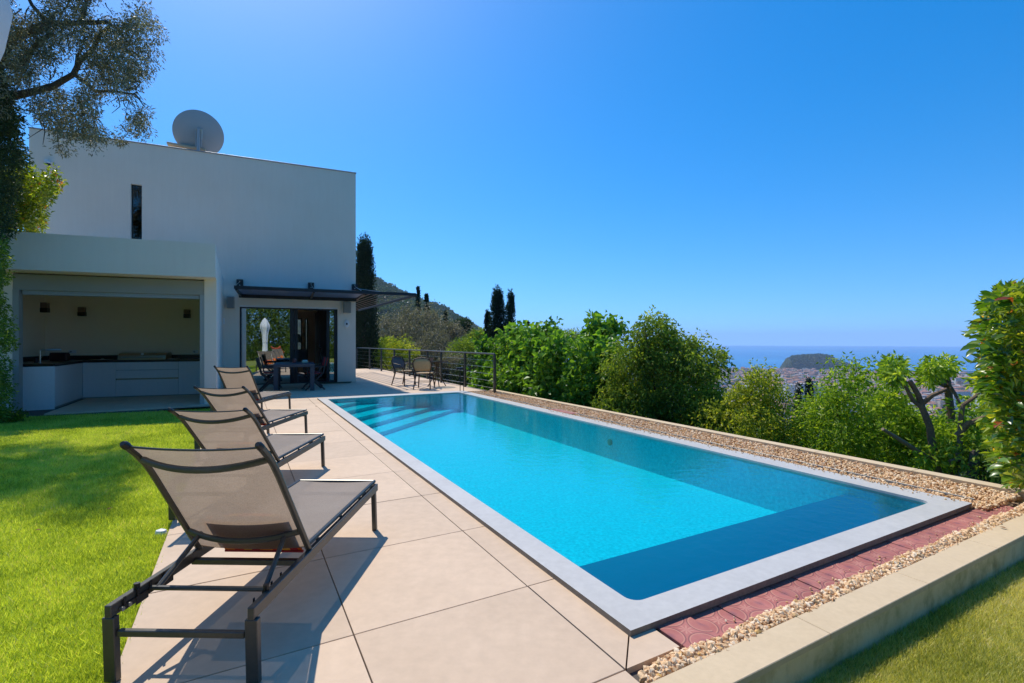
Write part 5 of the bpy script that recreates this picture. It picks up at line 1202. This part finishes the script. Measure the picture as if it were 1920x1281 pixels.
# --- pruned tree with bare limbs
m_limb = surf('brown_limb', (.15, .095, .06), .95, var=.35, vs_=8, vs2=50, bump=.8, bs=40, tint=(.22, .15, .10), dist=.01)
def pruned():
    b = at(1790, 915, 6.6); b.z = -1.9; t = empty('pruned_tree', 'hard-pruned tree with thick bare brown limbs and leafy tufts near the right', 'tree', None, Matrix.Translation(b))
    m = MB()
    def br(pts, r): m.tube([at(u, v, z)-b for u, v, z in pts], r, 8)
    m2 = MB()
    br([(1765, 925, 6.6), (1752, 860, 6.6), (1743, 800, 6.6), (1728, 762, 6.6), (1722, 742, 6.6), (1706, 715, 6.6)], [.058, .05, .042, .038, .034, .03])
    br([(1728, 765, 6.6), (1712, 752, 6.6), (1698, 725, 6.6), (1684, 712, 6.6), (1668, 700, 6.6)], [.028, .026, .022, .018, .012])
    br([(1730, 757, 6.6), (1748, 742, 6.5), (1776, 730, 6.4)], [.034, .028, .022])
    br([(1792, 925, 7.2), (1789, 850, 7.2), (1783, 780, 7.2), (1776, 715, 7.2), (1770, 700, 7.2)], [.06, .056, .05, .044, .036])
    br([(1770, 722, 7.2), (1755, 715, 7.1), (1745, 705, 7.0)], [.04, .035, .02]); br([(1776, 718, 7.2), (1790, 738, 7), (1800, 757, 6.9)], [.03, .022, .015])
    br([(1782, 868, 6.3), (1797, 862, 6.3), (1800, 825, 6.3), (1802, 780, 6.3), (1806, 760, 6.3), (1828, 745, 6.2), (1850, 720, 6.2)], [.04, .036, .03, .027, .025, .02, .012])
    br([(1795, 818, 6.3), (1815, 795, 6.25), (1850, 782, 6.1)], [.04, .036, .03])
    m.build('trunk', m_limb, t)
    br2 = MB(); br2.tube([at(1655, 805, 6.4)-b, at(1695, 830, 6.5)-b, at(1728, 852, 6.6)-b, at(1752, 868, 6.6)-b], [.02, .03, .035, .04], 8); br2.build('limb', surf('bare_limb', (.26, .19, .13), .9, var=.2, vs_=9), t)
    cl = []
    for (u, v, z, s, n) in ((1680, 690, 6.6, 15, 12), (1674, 708, 6.6, 12, 8), (1690, 745, 6.9, 12, 5), (1660, 760, 6.8, 22, 14), (1748, 693, 6.9, 13, 8), (1758, 702, 7.0, 9, 5), (1742, 705, 7.1, 12, 8), (1770, 690, 7.2, 14, 9), (1755, 800, 7.6, 26, 16), (1712, 800, 7.6, 26, 20), (1690, 800, 7.4, 32, 26), (1770, 830, 6.9, 26, 26), (1800, 845, 6.9, 26, 24), (1745, 860, 6.8, 28, 22), (1836, 800, 6.6, 24, 18), (1842, 850, 6.5, 22, 18), (1842, 712, 6.2, 12, 5), (1820, 760, 7.4, 16, 8), (1685, 775, 7.5, 24, 16), (1735, 835, 7.5, 28, 20)):
        g = np.random.default_rng(u)
        for _ in range(n): q = at(u+g.normal(0, s*.6), v+g.normal(0, s*.5), z+g.normal(0, .22))-b; cl.append(tuple(q))
    cl = np.array(cl); V, Fc, rd = leafcloud(cl, np.full(len(cl), .13), 34, .085, .38, seed=77, droop=.3); link('crown', npmesh('crown', V, Fc, LM['bright'], {'rnd': rd}), t)
    for u, r_, lab in ((1842, .09, 'slim dark trunk close behind the kerb, left of the right-hand hedge'), (1868, .08, 'darker slim trunk beside the right-hand hedge'), (1882, .06, 'thinnest trunk in front of the right-hand hedge')):
        p = at(u, 900, 6.0); p.z = -1.9; q = empty('tree_trunk', lab, 'tree', None, Matrix.Translation(p)); MB().tube([(0, 0, 0), (.02, .0, .7), (-.03, .1, 1.4), (.0, .1, 1.9)], [r_, r_*.9, r_*.8, r_*.5], 8).build('trunk', m_bark, q)
        cp = crown_pts((0, .1, 1.75), (.28, .28, .3), 14, u); V, Fc, rd = leafcloud(cp, np.full(14, .14), 22, .08, seed=u); link('crown', npmesh('crown', V, Fc, LM['green'], {'rnd': rd}), q)
pruned()
# --- near hedge at the right edge: the largest leaves one by one
def near_hedge():
    t = empty('photinia_hedge', 'tall glossy hedge with big pointed leaves filling the right edge', 'hedge', None, Matrix.Translation(pool(5.9, -.2, -.28)))
    o_ = t.matrix_world.translation; g = np.random.default_rng(8)
    def ledge(v):  # left outline of the hedge in the photograph
        return float(np.interp(v, [540, 560, 600, 640, 700, 760, 800, 860, 900, 930], [1893, 1852, 1840, 1836, 1850, 1858, 1862, 1872, 1890, 1905]))
    cl = []
    for _ in range(520):
        v = g.uniform(548, 905); u = ledge(v)+16+abs(g.normal(0, 60)); Z = g.uniform(3.35, 4.6)
        cl.append(tuple(at(u, v, Z)-o_))
    cl = np.array(cl)
    V, Fc, rd = leafcloud(cl, np.full(len(cl), .10), 18, .078, .40, seed=5, droop=.1); o = link('foliage', npmesh('foliage', V, Fc, LM['photinia'], {'rnd': rd}), t); o['kind'] = 'stuff'
    # single leaves
    mats = [surf('leaf_%s' % k, c, .3, var=.15, vs_=30, spec=.6) for k, c in (('deep', (.035, .10, .010)), ('mid', (.075, .16, .012)), ('lime', (.16, .27, .02)), ('yellow', (.30, .34, .04)), ('russet', (.30, .07, .02)))]
    for m_ in mats:   # thin leaves let light through
        nt_ = m_.node_tree; b = [n for n in nt_.nodes if n.type == 'BSDF_PRINCIPLED'][0]; ou = [n for n in nt_.nodes if n.type == 'OUTPUT_MATERIAL'][0]
        tl = nt_.nodes.new('ShaderNodeBsdfTranslucent'); src = b.inputs['Base Color'].links[0].from_socket; nt_.links.new(mixc(nt_, 1.0, src, (1.5, 1.5, .6), 'MULTIPLY'), tl.inputs[0]); mx_ = nt_.nodes.new('ShaderNodeMixShader'); mx_.inputs[0].default_value = .4
        nt_.links.new(b.outputs[0], mx_.inputs[1]); nt_.links.new(tl.outputs[0], mx_.inputs[2]); nt_.links.new(mx_.outputs[0], ou.inputs[0])
    mes = []
    for m_ in mats:
        q = MB(); L = [(0, 0), (.18, .13), (.42, .21), (.7, .17), (.9, .07), (1, 0)]; V = []
        for i, (l, w_) in enumerate(L): z = .10*math.sin(l*2.4)-.12*l*l; V += [(-w_, l, z+w_*.3), (0, l, z), (w_, l, z+w_*.3)]
        q.add(V, [f for i in range(5) for f in ((i*3, i*3+1, i*3+4, i*3+3), (i*3+1, i*3+2, i*3+5, i*3+4))], None, True); mes.append(q.mesh('leaf', m_))
    for k in range(300):
        v = g.uniform(548, 912); e = ledge(v); u = e+abs(g.normal(0, 32))+(-4 if g.random() < .35 else 6); Z = g.uniform(3.15, 3.5); s = g.uniform(.075, .115)
        p = at(u, v, Z)-o_; az = g.uniform(-.6, .6)+(R(90) if g.random() < .55 else g.uniform(-3, 3)); el = g.uniform(-.55, .45)
        M = Matrix.Translation(p) @ Matrix.Rotation(az, 4, 'Z') @ Matrix.Rotation(el, 4, 'X') @ Matrix.Rotation(g.uniform(-.7, .7), 4, 'Y') @ Matrix.Scale(s, 4)
        link('leaf', mes[int(g.choice(5, p=[.25, .38, .25, .09, .03]))], t, M)
    m = MB()
    for k in range(9):
        u = 1940+g.uniform(0, 60); m.tube([at(u, 930, 3.8)-o_-Vector((0, 0, .3)), at(u+g.normal(0, 8), 800, 3.8)-o_, at(u+g.normal(0, 15), 620, 3.7)-o_], [.018, .014, .005], 6)
    m.build('stems', m_bark, t)
near_hedge()
# --- upper left: olive tree, dark ivy column, photinia on the roof
def olive_near():
    b = Vector((-11.3, 9.3, -.05)); t = empty('olive_tree', 'old olive tree hanging its grey-green branches over the upper left', 'tree', None, Matrix.Translation(b)); m = MB(); D = 8.9
    def br(pts, r): m.tube([at(u, v, z)-b for u, v, z in pts], r, 8)
    m.tube([(0, 0, 0), (.15, -.05, 1.4), (.05, .05, 2.8), (.35, 0, 4.0), at(-60, 190, D)-b], [.30, .25, .22, .2, .15], 10)
    br([(-60, 190, D), (0, 120, D), (20, 72, D), (60, 58, D), (90, 45, D), (150, 44, D), (200, 42, D), (222, 56, D), (240, 80, D)], [.11, .09, .07, .068, .055, .04, .035, .026, .015])
    br([(-60, 190, D), (30, 180, D), (65, 172, D), (100, 162, D), (138, 140, D), (160, 155, D), (178, 172, D), (215, 172, D), (255, 178, D), (270, 200, D)], [.10, .065, .06, .052, .045, .034, .03, .022, .015, .009])
    br([(138, 140, D), (150, 115, D), (175, 92, D), (190, 62, D), (205, 50, D)], [.045, .04, .035, .03, .02])
    br([(-20, 120, D), (38, 128, D), (62, 92, D), (80, 75, D), (100, 62, D)], [.06, .05, .045, .04, .03]); br([(142, 136, D), (145, 105, D), (155, 92, D)], [.03, .025, .015])
    br([(150, 44, D), (160, 15, D), (165, -30, D)], [.035, .03, .02]); br([(90, 45, D), (60, 10, D), (40, -30, D)], [.04, .03, .02])
    gt = random.Random(4)
    for _ in range(90):
        u = gt.uniform(20, 270); v = gt.uniform(5, 235); zz = D+gt.uniform(-.3, .3)
        m.tube([at(u, v, zz)-b, at(u+gt.uniform(-14, 16), v+gt.uniform(-4, 18), zz)-b, at(u+gt.uniform(-24, 30), v+gt.uniform(8, 38), zz)-b], [.012, .008, .004], 5)
    m.build('trunk', m_bark, t)
    g = np.random.default_rng(3); cl = []; rim = [(0, 300), (60, 300), (120, 296), (200, 285), (240, 272), (280, 240), (285, 160), (275, 100), (295, 75), (270, 20), (280, -40)]
    n = 0
    while len(cl) < 2500:
        u = g.uniform(-140, 300); v = g.uniform(-160, 285)
        right = np.interp(v, [-160, 0, 40, 75, 110, 160, 200, 230, 260, 285], [255, 272, 290, 293, 282, 272, 278, 270, 240, 205]); low = np.interp(u, [-140, 40, 60, 120, 160, 230, 290], [320, 190, 205, 262, 262, 262, 240])
        if u > right or v > low: continue
        dn = vnoise(np.array([u/34.]), np.array([v/30.]), 21)[0]
        if dn < (-.12 if v > 190 else -.38) or (dn < .1 and g.random() < .45): continue
        cl.append(tuple(at(u, v, D+g.normal(0, .55))-b))
    for u, v in ((110, 272), (125, 285), (128, 250), (150, 258), (170, 250), (262, 250), (268, 240), (225, 262), (180, 268), (290, 70), (300, 70), (290, 100), (60, 205), (70, 190), (75, 215), (282, 120)): cl += [tuple(at(u+g.normal(0, 4), v+g.normal(0, 5), D)-b) for _ in range(3)]
    cl = np.array(cl); V, Fc, rd = leafcloud(cl, g.uniform(.07, .19, len(cl)), 34, .058, .27, seed=9, droop=.6); link('crown', npmesh('crown', V, Fc, LM['olivedark'], {'rnd': rd}), t)
olive_near()
def greens_left():
    g = np.random.default_rng(12)
    b = Vector((-9.6, 8.2, -.1)); t = empty('climbing_hedge', 'clipped green hedge column at the left edge beside the pavilion', 'hedge', None, Matrix.Translation(b)); cl = []
    for _ in range(420):
        v = g.uniform(450, 792); Z = g.uniform(7.9, 8.9); e = 10+6*math.sin(v/19)+8*math.sin(v/47); u = e-abs(g.normal(0, 45)); cl.append(tuple(at(u, v, Z)-b))
    for _ in range(40): cl.append(tuple(at(g.uniform(0, 35), g.uniform(775, 793), 8.4)-b))
    cl = np.array(cl); V, Fc, rd = leafcloud(cl, np.full(len(cl), .13), 30, .055, .42, seed=2); link('foliage', npmesh('foliage', V, Fc, LM['ivy'], {'rnd': rd}), t)
    MB().tube([(-.3, 0, 0), (-.25, 0, 1.5), (-.3, 0, 3)], .06, 8).build('stem', m_bark, t)
    b = Vector((-10.4, 8.9, -.1)); t = empty('ivy_column', 'dark ivy-clad trunk at the left edge above the pavilion roof', 'ivy', None, Matrix.Translation(b)); cl = []
    for _ in range(520):
        v = g.uniform(125, 440); Z = g.uniform(8.3, 9.2); e = np.interp(v, [125, 180, 250, 300, 330, 440], [0, 26, 42, 48, 36, 20])-6+5*math.sin(v/11); u = e-abs(g.normal(0, 40)); cl.append(tuple(at(u, v, Z)-b))
    cl = np.array(cl); V, Fc, rd = leafcloud(cl, np.full(len(cl), .14), 30, .055, .45, seed=4, droop=.5); link('foliage', npmesh('foliage', V, Fc, LM['dark'], {'rnd': rd}), t)
    MB().tube([(-.4, .2, 0), (-.4, .2, 3), (-.5, .2, 5.5)], .12, 8).build('trunk', m_bark, t)
    b = Vector((-10.0, 10.3, 3.25)); t = empty('photinia_bush', 'sunlit yellow-green bush leaning over the pavilion roof at the left', 'bush', None, Matrix.Translation(b)); cl = []
    for _ in range(330):
        v = g.uniform(318, 432); r_ = np.interp(v, [318, 330, 345, 365, 400, 432], [45, 72, 108, 98, 92, 78]); u = g.uniform(-30, r_-5); Z = 9.75+g.normal(0, .22); cl.append(tuple(at(u, v, Z)-b))
    for u, v in ((98, 322), (92, 328), (108, 342), (104, 345), (45, 316), (60, 320)): cl += [tuple(at(u, v, 9.7)-b)]*2
    cl = np.array(cl); V, Fc, rd = leafcloud(cl, np.full(len(cl), .13), 22, .085, .4, seed=6); link('foliage', npmesh('foliage', V, Fc, LM['photinia'], {'rnd': rd}), t)
    MB().tube([(0, 0, -.05), (.1, -.3, .5), (.2, -.5, 1.0)], .03, 6).build('stem', m_bark, t)
greens_left()
# --- cypresses
def cypress(u, vtop, vbot, wpx, Z, lab, seed, n=260, grp=None, lean=0):
    top = at(u, vtop, Z); g = np.random.default_rng(seed); zb = float(land((u-960)/F*Z, Z))-.3; b = Vector((top.x, Z, zb)); H_ = top.z-zb; rw = wpx/2/F*Z
    t = empty('cypress', lab, 'tree', grp, Matrix.Translation(b))
    h = g.random(n)**1.1; a = g.uniform(0, 6.283, n); zvis = (HC-(vbot-HY)/F*Z)-zb
    prof = rw*np.clip(np.sin(np.clip((1-h)*1.25+.05, 0, 1)*np.pi/2)**.75, .08, 1)*(1+.12*np.sin(a*3+h*9))
    P = np.stack([np.cos(a)*prof*.72, np.sin(a)*prof*.72, h*H_*.97], -1)
    V, Fc, rd = leafcloud(P, np.full(n, rw*.36), 46, max(.12, .0045*Z), .35, seed=seed, droop=-1.4, flat=np.array([1, 1, 2.2])); link('crown', npmesh('crown', V, Fc, LM['cypress'], {'rnd': rd}), t)
    MB().tube([(0, 0, 0), (0, 0, H_*.9)], [.16*rw+.05, .03], 7).build('trunk', m_bark, t)
cypress(683, 449, 745, 58, 27, 'tall dark cypress rising directly behind the house corner', 1, 900)
cypress(933, 545, 660, 44, 38, 'broadest cypress of the group left of the fig bushes', 2, 420); cypress(957, 544, 640, 26, 37, 'slimmer ragged cypress at the right of the group', 3, 260); cypress(914, 582, 660, 20, 39, 'shortest cypress at the left of the group', 4, 160)
cypress(784, 536, 600, 9, 75, 'thin far cypress behind the awning tip', 5, 130); cypress(800, 550, 600, 11, 70, 'thin ragged conifer right of the awning tip', 6, 130); cypress(836, 583, 640, 12, 60, 'small dark cypress among the olive trees', 7, 90); cypress(990, 602, 650, 10, 60, 'pointed cypress tip behind the fig bushes', 8, 60)
for i, (u, v, w_) in enumerate(((1497, 722, 30), (1517, 712, 26), (1440, 752, 20))): cypress(u, v, 800, w_, 22+i*2, ['dark conifer between the yellow-green tree and the bright green tree', 'taller of the dark conifers right of the yellow-green tree', 'small dark conifer half hidden by the yellow-green tree'][i], 20+i, 110)
# --- olive grove and bushes left
left = [(790, 612, 50, 42, 33, 'olive', 'large silvery olive tree left of the distant hill'), (735, 625, 34, 34, 40, 'olive', 'silvery olive tree right of the tall cypress'), (745, 665, 34, 32, 27, 'yellow', 'bushy tree with yellow tips behind the railing'), (838, 628, 34, 26, 38, 'olive', 'round grey-green olive right of the large olive'), (868, 612, 16, 14, 90, 'dark', 'round grey tree far below the hill'),
 (800, 660, 46, 30, 30, 'olive', 'grey olive tree behind the bistro chairs'), (870, 668, 34, 34, 26, 'green', 'green bush behind the railing left of the cypresses'), (845, 690, 30, 26, 22, 'olive', 'pale olive shrub behind the railing beside the bistro table'), (760, 700, 26, 22, 26, 'olive', 'low olive shrub just behind the railing'), (900, 640, 24, 20, 60, 'green', 'light green tree at the foot of the cypresses'), (880, 700, 30, 26, 20, 'dark', 'dark bush behind the last railing posts'), (700, 700, 30, 28, 30, 'dark', 'dark bush below the tall cypress'), (912, 715, 26, 30, 17.5, 'green', 'leafy bush between the last two railing posts'), (725, 655, 20, 20, 33, 'green', 'small green tree beside the tall cypress'), (1000, 640, 40, 18, 34, 'bright', 'light green tree top behind the fig bushes'), (1062, 640, 40, 18, 30, 'green', 'green tree behind the middle of the fig bushes'), (1110, 650, 40, 22, 26, 'dark', 'dark tree filling behind the fig bushes')]
for i, (u, v, ru, rv, Z, mt_, lab) in enumerate(left):
    c = at(u, v, Z); k = Z/F; zb = float(land(c.x, c.y))-.2; n = int(60+ru*2.2)
    tree('olive_tree' if mt_ == 'olive' else 'garden_tree', (c.x, c.y, min(zb, c.z-rv*k)), c, (ru*k, ru*k, rv*k), n, 42, max(.09, .0042*Z), mt_, lab, 'tree', ru*k*.30, 200+i, r0=.10, aspect=.35, droop=.1, hollow=.35, lump=.55)
# understorey on the bank right behind the kerb
g_ = np.random.default_rng(33)
for i in range(16):
    py = 1.0+i*.98; p = pool(6.9+g_.uniform(-.1, .7), py, -1.6); k = ['dark', 'green', 'fig', 'yellow'][i % 4]
    if i < 3 : continue
    tree('bank_shrub', (p.x, p.y, -2.4), (p.x, p.y, -1.25 if py < 9 else -.95), (.6, .6, .5), 34, 36, .075, k, 'shrub number %d' % i, 'shrub', .22, 300+i, 'shrubs on the bank behind the stone kerb', r0=.03, nl=4)
BS = ['deep green', 'green', 'large-leaved', 'yellowish']
bs = [o for o in C.objects if o.name.startswith('bank_shrub') and 'group' in o]
for i, o in enumerate(bs): o['label'] = '%s shrub on the bank close behind the stone kerb' % BS[(i+3) % 4]
for o in bs: o['group'] = 'shrubs on the bank behind the stone kerb: '+o['label'].split(' shrub')[0]
# slope trees between the garden and the city: individuals, then a far wood
k_ = 0
for i in range(90):
    u = g_.uniform(1120, 1900); Z = 14*math.exp(g_.uniform(0, 2.4)); x = (u-960)/F*Z; z = float(land(x, Z)); r = g_.uniform(1.0, 1.9)*(1+Z/90)
    vt = HY+(HC-(z+2.2*r))/Z*F
    if vt < (705 if u < 1340 else 775): continue
    kk = ['green', 'dark', 'bright', 'olive'][k_ % 4]; k_ += 1
    tree('slope_tree', (x, Z, z-.3), (x, Z, z+r*1.2), (r, r, r), 40, 30, max(.12, .005*Z), kk, {'green': 'green', 'dark': 'dark green', 'bright': 'bright green', 'olive': 'grey-green'}[kk]+' tree on the slope below the garden', 'tree', r*.38, 400+i, {'green': 'green', 'dark': 'dark', 'bright': 'bright green', 'olive': 'grey-green'}[kk]+' trees on the slope', r0=.1, nl=4)
def far_wood():
    g = np.random.default_rng(44); pts = []; rr_ = []
    for _ in range(2600):
        u = g.uniform(650, 1880); Z = 130*math.exp(g.uniform(0, 2.35)); x = (u-960)/F*Z
        if u > 1100 and Z > 1150: continue
        pts.append((x, Z, float(land(x, Z))+g.uniform(1, 3.5))); rr_.append(g.uniform(2.2, 4.5)*(1+Z/1200))
    for P in CITY_TREES: pts.append(P); rr_.append(9)
    V, Fc, rd = leafcloud(np.array(pts), np.array(rr_), 26, 2.2, .8, seed=3)
    P2 = []; r2 = []
    for _ in range(9000):
        u = g.uniform(640, 1100); Z = g.uniform(900, 2000); x = (u-960)/F*Z; P2.append((x, Z, float(land(x, Z))+g.uniform(0, 3))); r2.append(g.uniform(3.5, 8))
    V2, F2, rd2 = leafcloud(np.array(P2), np.array(r2), 9, 6.0, .8, seed=31)
    o = link('mountain_wood', npmesh('mountain_wood', V2, F2, LM['dark'], {'rnd': rd2})); setp(o, 'dark pine wood covering the mountain behind the railing', 'wood', kind='stuff')
    pu = [1452, 1462, 1467, 1473, 1480, 1507, 1537, 1550, 1558, 1570, 1592, 1608, 1625]; py_ = [692, 690, 682, 672, 669, 667, 665.5, 667, 669, 677, 684, 689, 694]
    P3_ = []; r3 = []
    for _ in range(2600):
        u = g.uniform(1484, 1606); D = g.uniform(-230, 60); prof = max(0, 1-abs(D/255)**3.2)**.6; top = HC-(np.interp(u, pu, py_)-HY)/F*3640-10; z = (SEA-4)+(top-SEA+4)*prof
        P3_.append(((u-960)/F*(3640+D), 3640+D, z+g.uniform(0, 5))); r3.append(g.uniform(6, 13))
    V3, F3, rd3 = leafcloud(np.array(P3_), np.array(r3), 8, 9.0, .8, seed=32)
    o = link('pine_wood', npmesh('pine_wood', V3, F3, LM['dark'], {'rnd': rd3})); setp(o, 'dark pines covering the headland by the sea', 'wood', kind='stuff'); o = link('wood', npmesh('wood', V, Fc, LM['dark'], {'rnd': rd})); setp(o, 'far wood covering the slopes below the garden and the valley', 'wood', kind='stuff')
far_wood()
# suburban houses on the lower slope, glimpsed between the trees
rr = random.Random(5); nh = 0
for i in range(60):
    u = rr.uniform(1300, 1880); Z = rr.uniform(350, 1150); x = (u-960)/F*Z; z = float(land(x, Z)); k = rr.choice(['cream', 'white', 'ochre', 'pink']); wx, wy, hh = rr.uniform(9, 18), rr.uniform(9, 13), rr.choice([6, 9, 12])
    t = empty('hillside_house', '%s house with a tiled roof on the lower slope' % {'cream': 'cream', 'white': 'white', 'ochre': 'ochre', 'pink': 'pinkish'}[k], 'house', '%s houses on the lower slope' % k, frame(Vector((x, Z, z-1)), rr.uniform(-.5, .5)))
    MB().box(-wx/2, wx/2, -wy/2, wy/2, 0, hh+1).build('wall', WALLS[k], t); m = MB(); hiproof(m, -wx/2, wx/2, -wy/2, wy/2, hh+1.01, 2.4); m.build('roof', m_terra, t)
# hedge and trees behind the camera (seen in the door glass)
def back_hedge():
    g = np.random.default_rng(61); b = Vector((1, -6.5, -.05)); t = empty('garden_hedge', 'tall green hedge closing the garden opposite the house', 'hedge', None, Matrix.Translation(b)); n = 2600
    P = np.stack([g.uniform(-9, 9, n), g.normal(0, .6, n), g.uniform(0, 6.5, n)], -1); V, Fc, rd = leafcloud(P, np.full(n, .42), 40, .15, .5, seed=7); link('foliage', npmesh('foliage', V, Fc, LM['ivy'], {'rnd': rd}), t)
    m = MB()
    for k in range(12): m.tube([(-7.5+k*1.3, .3, 0), (-7.5+k*1.3, .3, 4)], .05, 6)
    m.build('stems', m_bark, t)
back_hedge()
# fallen leaves and pebbles
def litter():
    spots = [((548, 1035), 'pale stone at the lawn edge beside the nearest lounger')]
    me = MB().add([(0, 0, 0), (.02, .012, .006), (.05, 0, .002), (.02, -.012, .006)], [(0, 1, 2), (0, 2, 3)]).mesh('fallen_leaf', surf('dead_leaf', (.22, .09, .035), .9))
    for u, v, z, lab in ((64, 995, 0, 'brown fallen leaf on the lawn at the left'), (200, 956+0, 0, 'brown fallen leaf on the lawn near its shadow'), (594, 763, .003, 'fallen leaf on the slabs at the far end of the pool'), (1873, 988, .004, 'fallen leaf on the near stone kerb')):
        p = ground(u, v, z+.004); o = link('fallen_leaf', me, None, frame(p, u*.1)); setp(o, lab, 'leaf')
    p = ground(1905, 1072, -.27); e = empty('garden_stone', 'grey stone lying on the lower lawn at the foot of the kerb', 'stone', None, Matrix.Translation(p)); MB().lathe([(.03, -.02), (.075, .0), (.08, .03), (.05, .055), (.01, .06)], 12, sx=1.3).build('stone', m_barkg, e)
    p = ground(302, 1004, -.03); e = empty('garden_stone', 'small white stone at the lawn edge beside the nearest lounger', 'stone', None, Matrix.Translation(p)); MB().lathe([(.01, 0), (.03, .01), (.025, .035), (.005, .045)], 10, sx=1.4).build('stone', m_white, e)
litter()
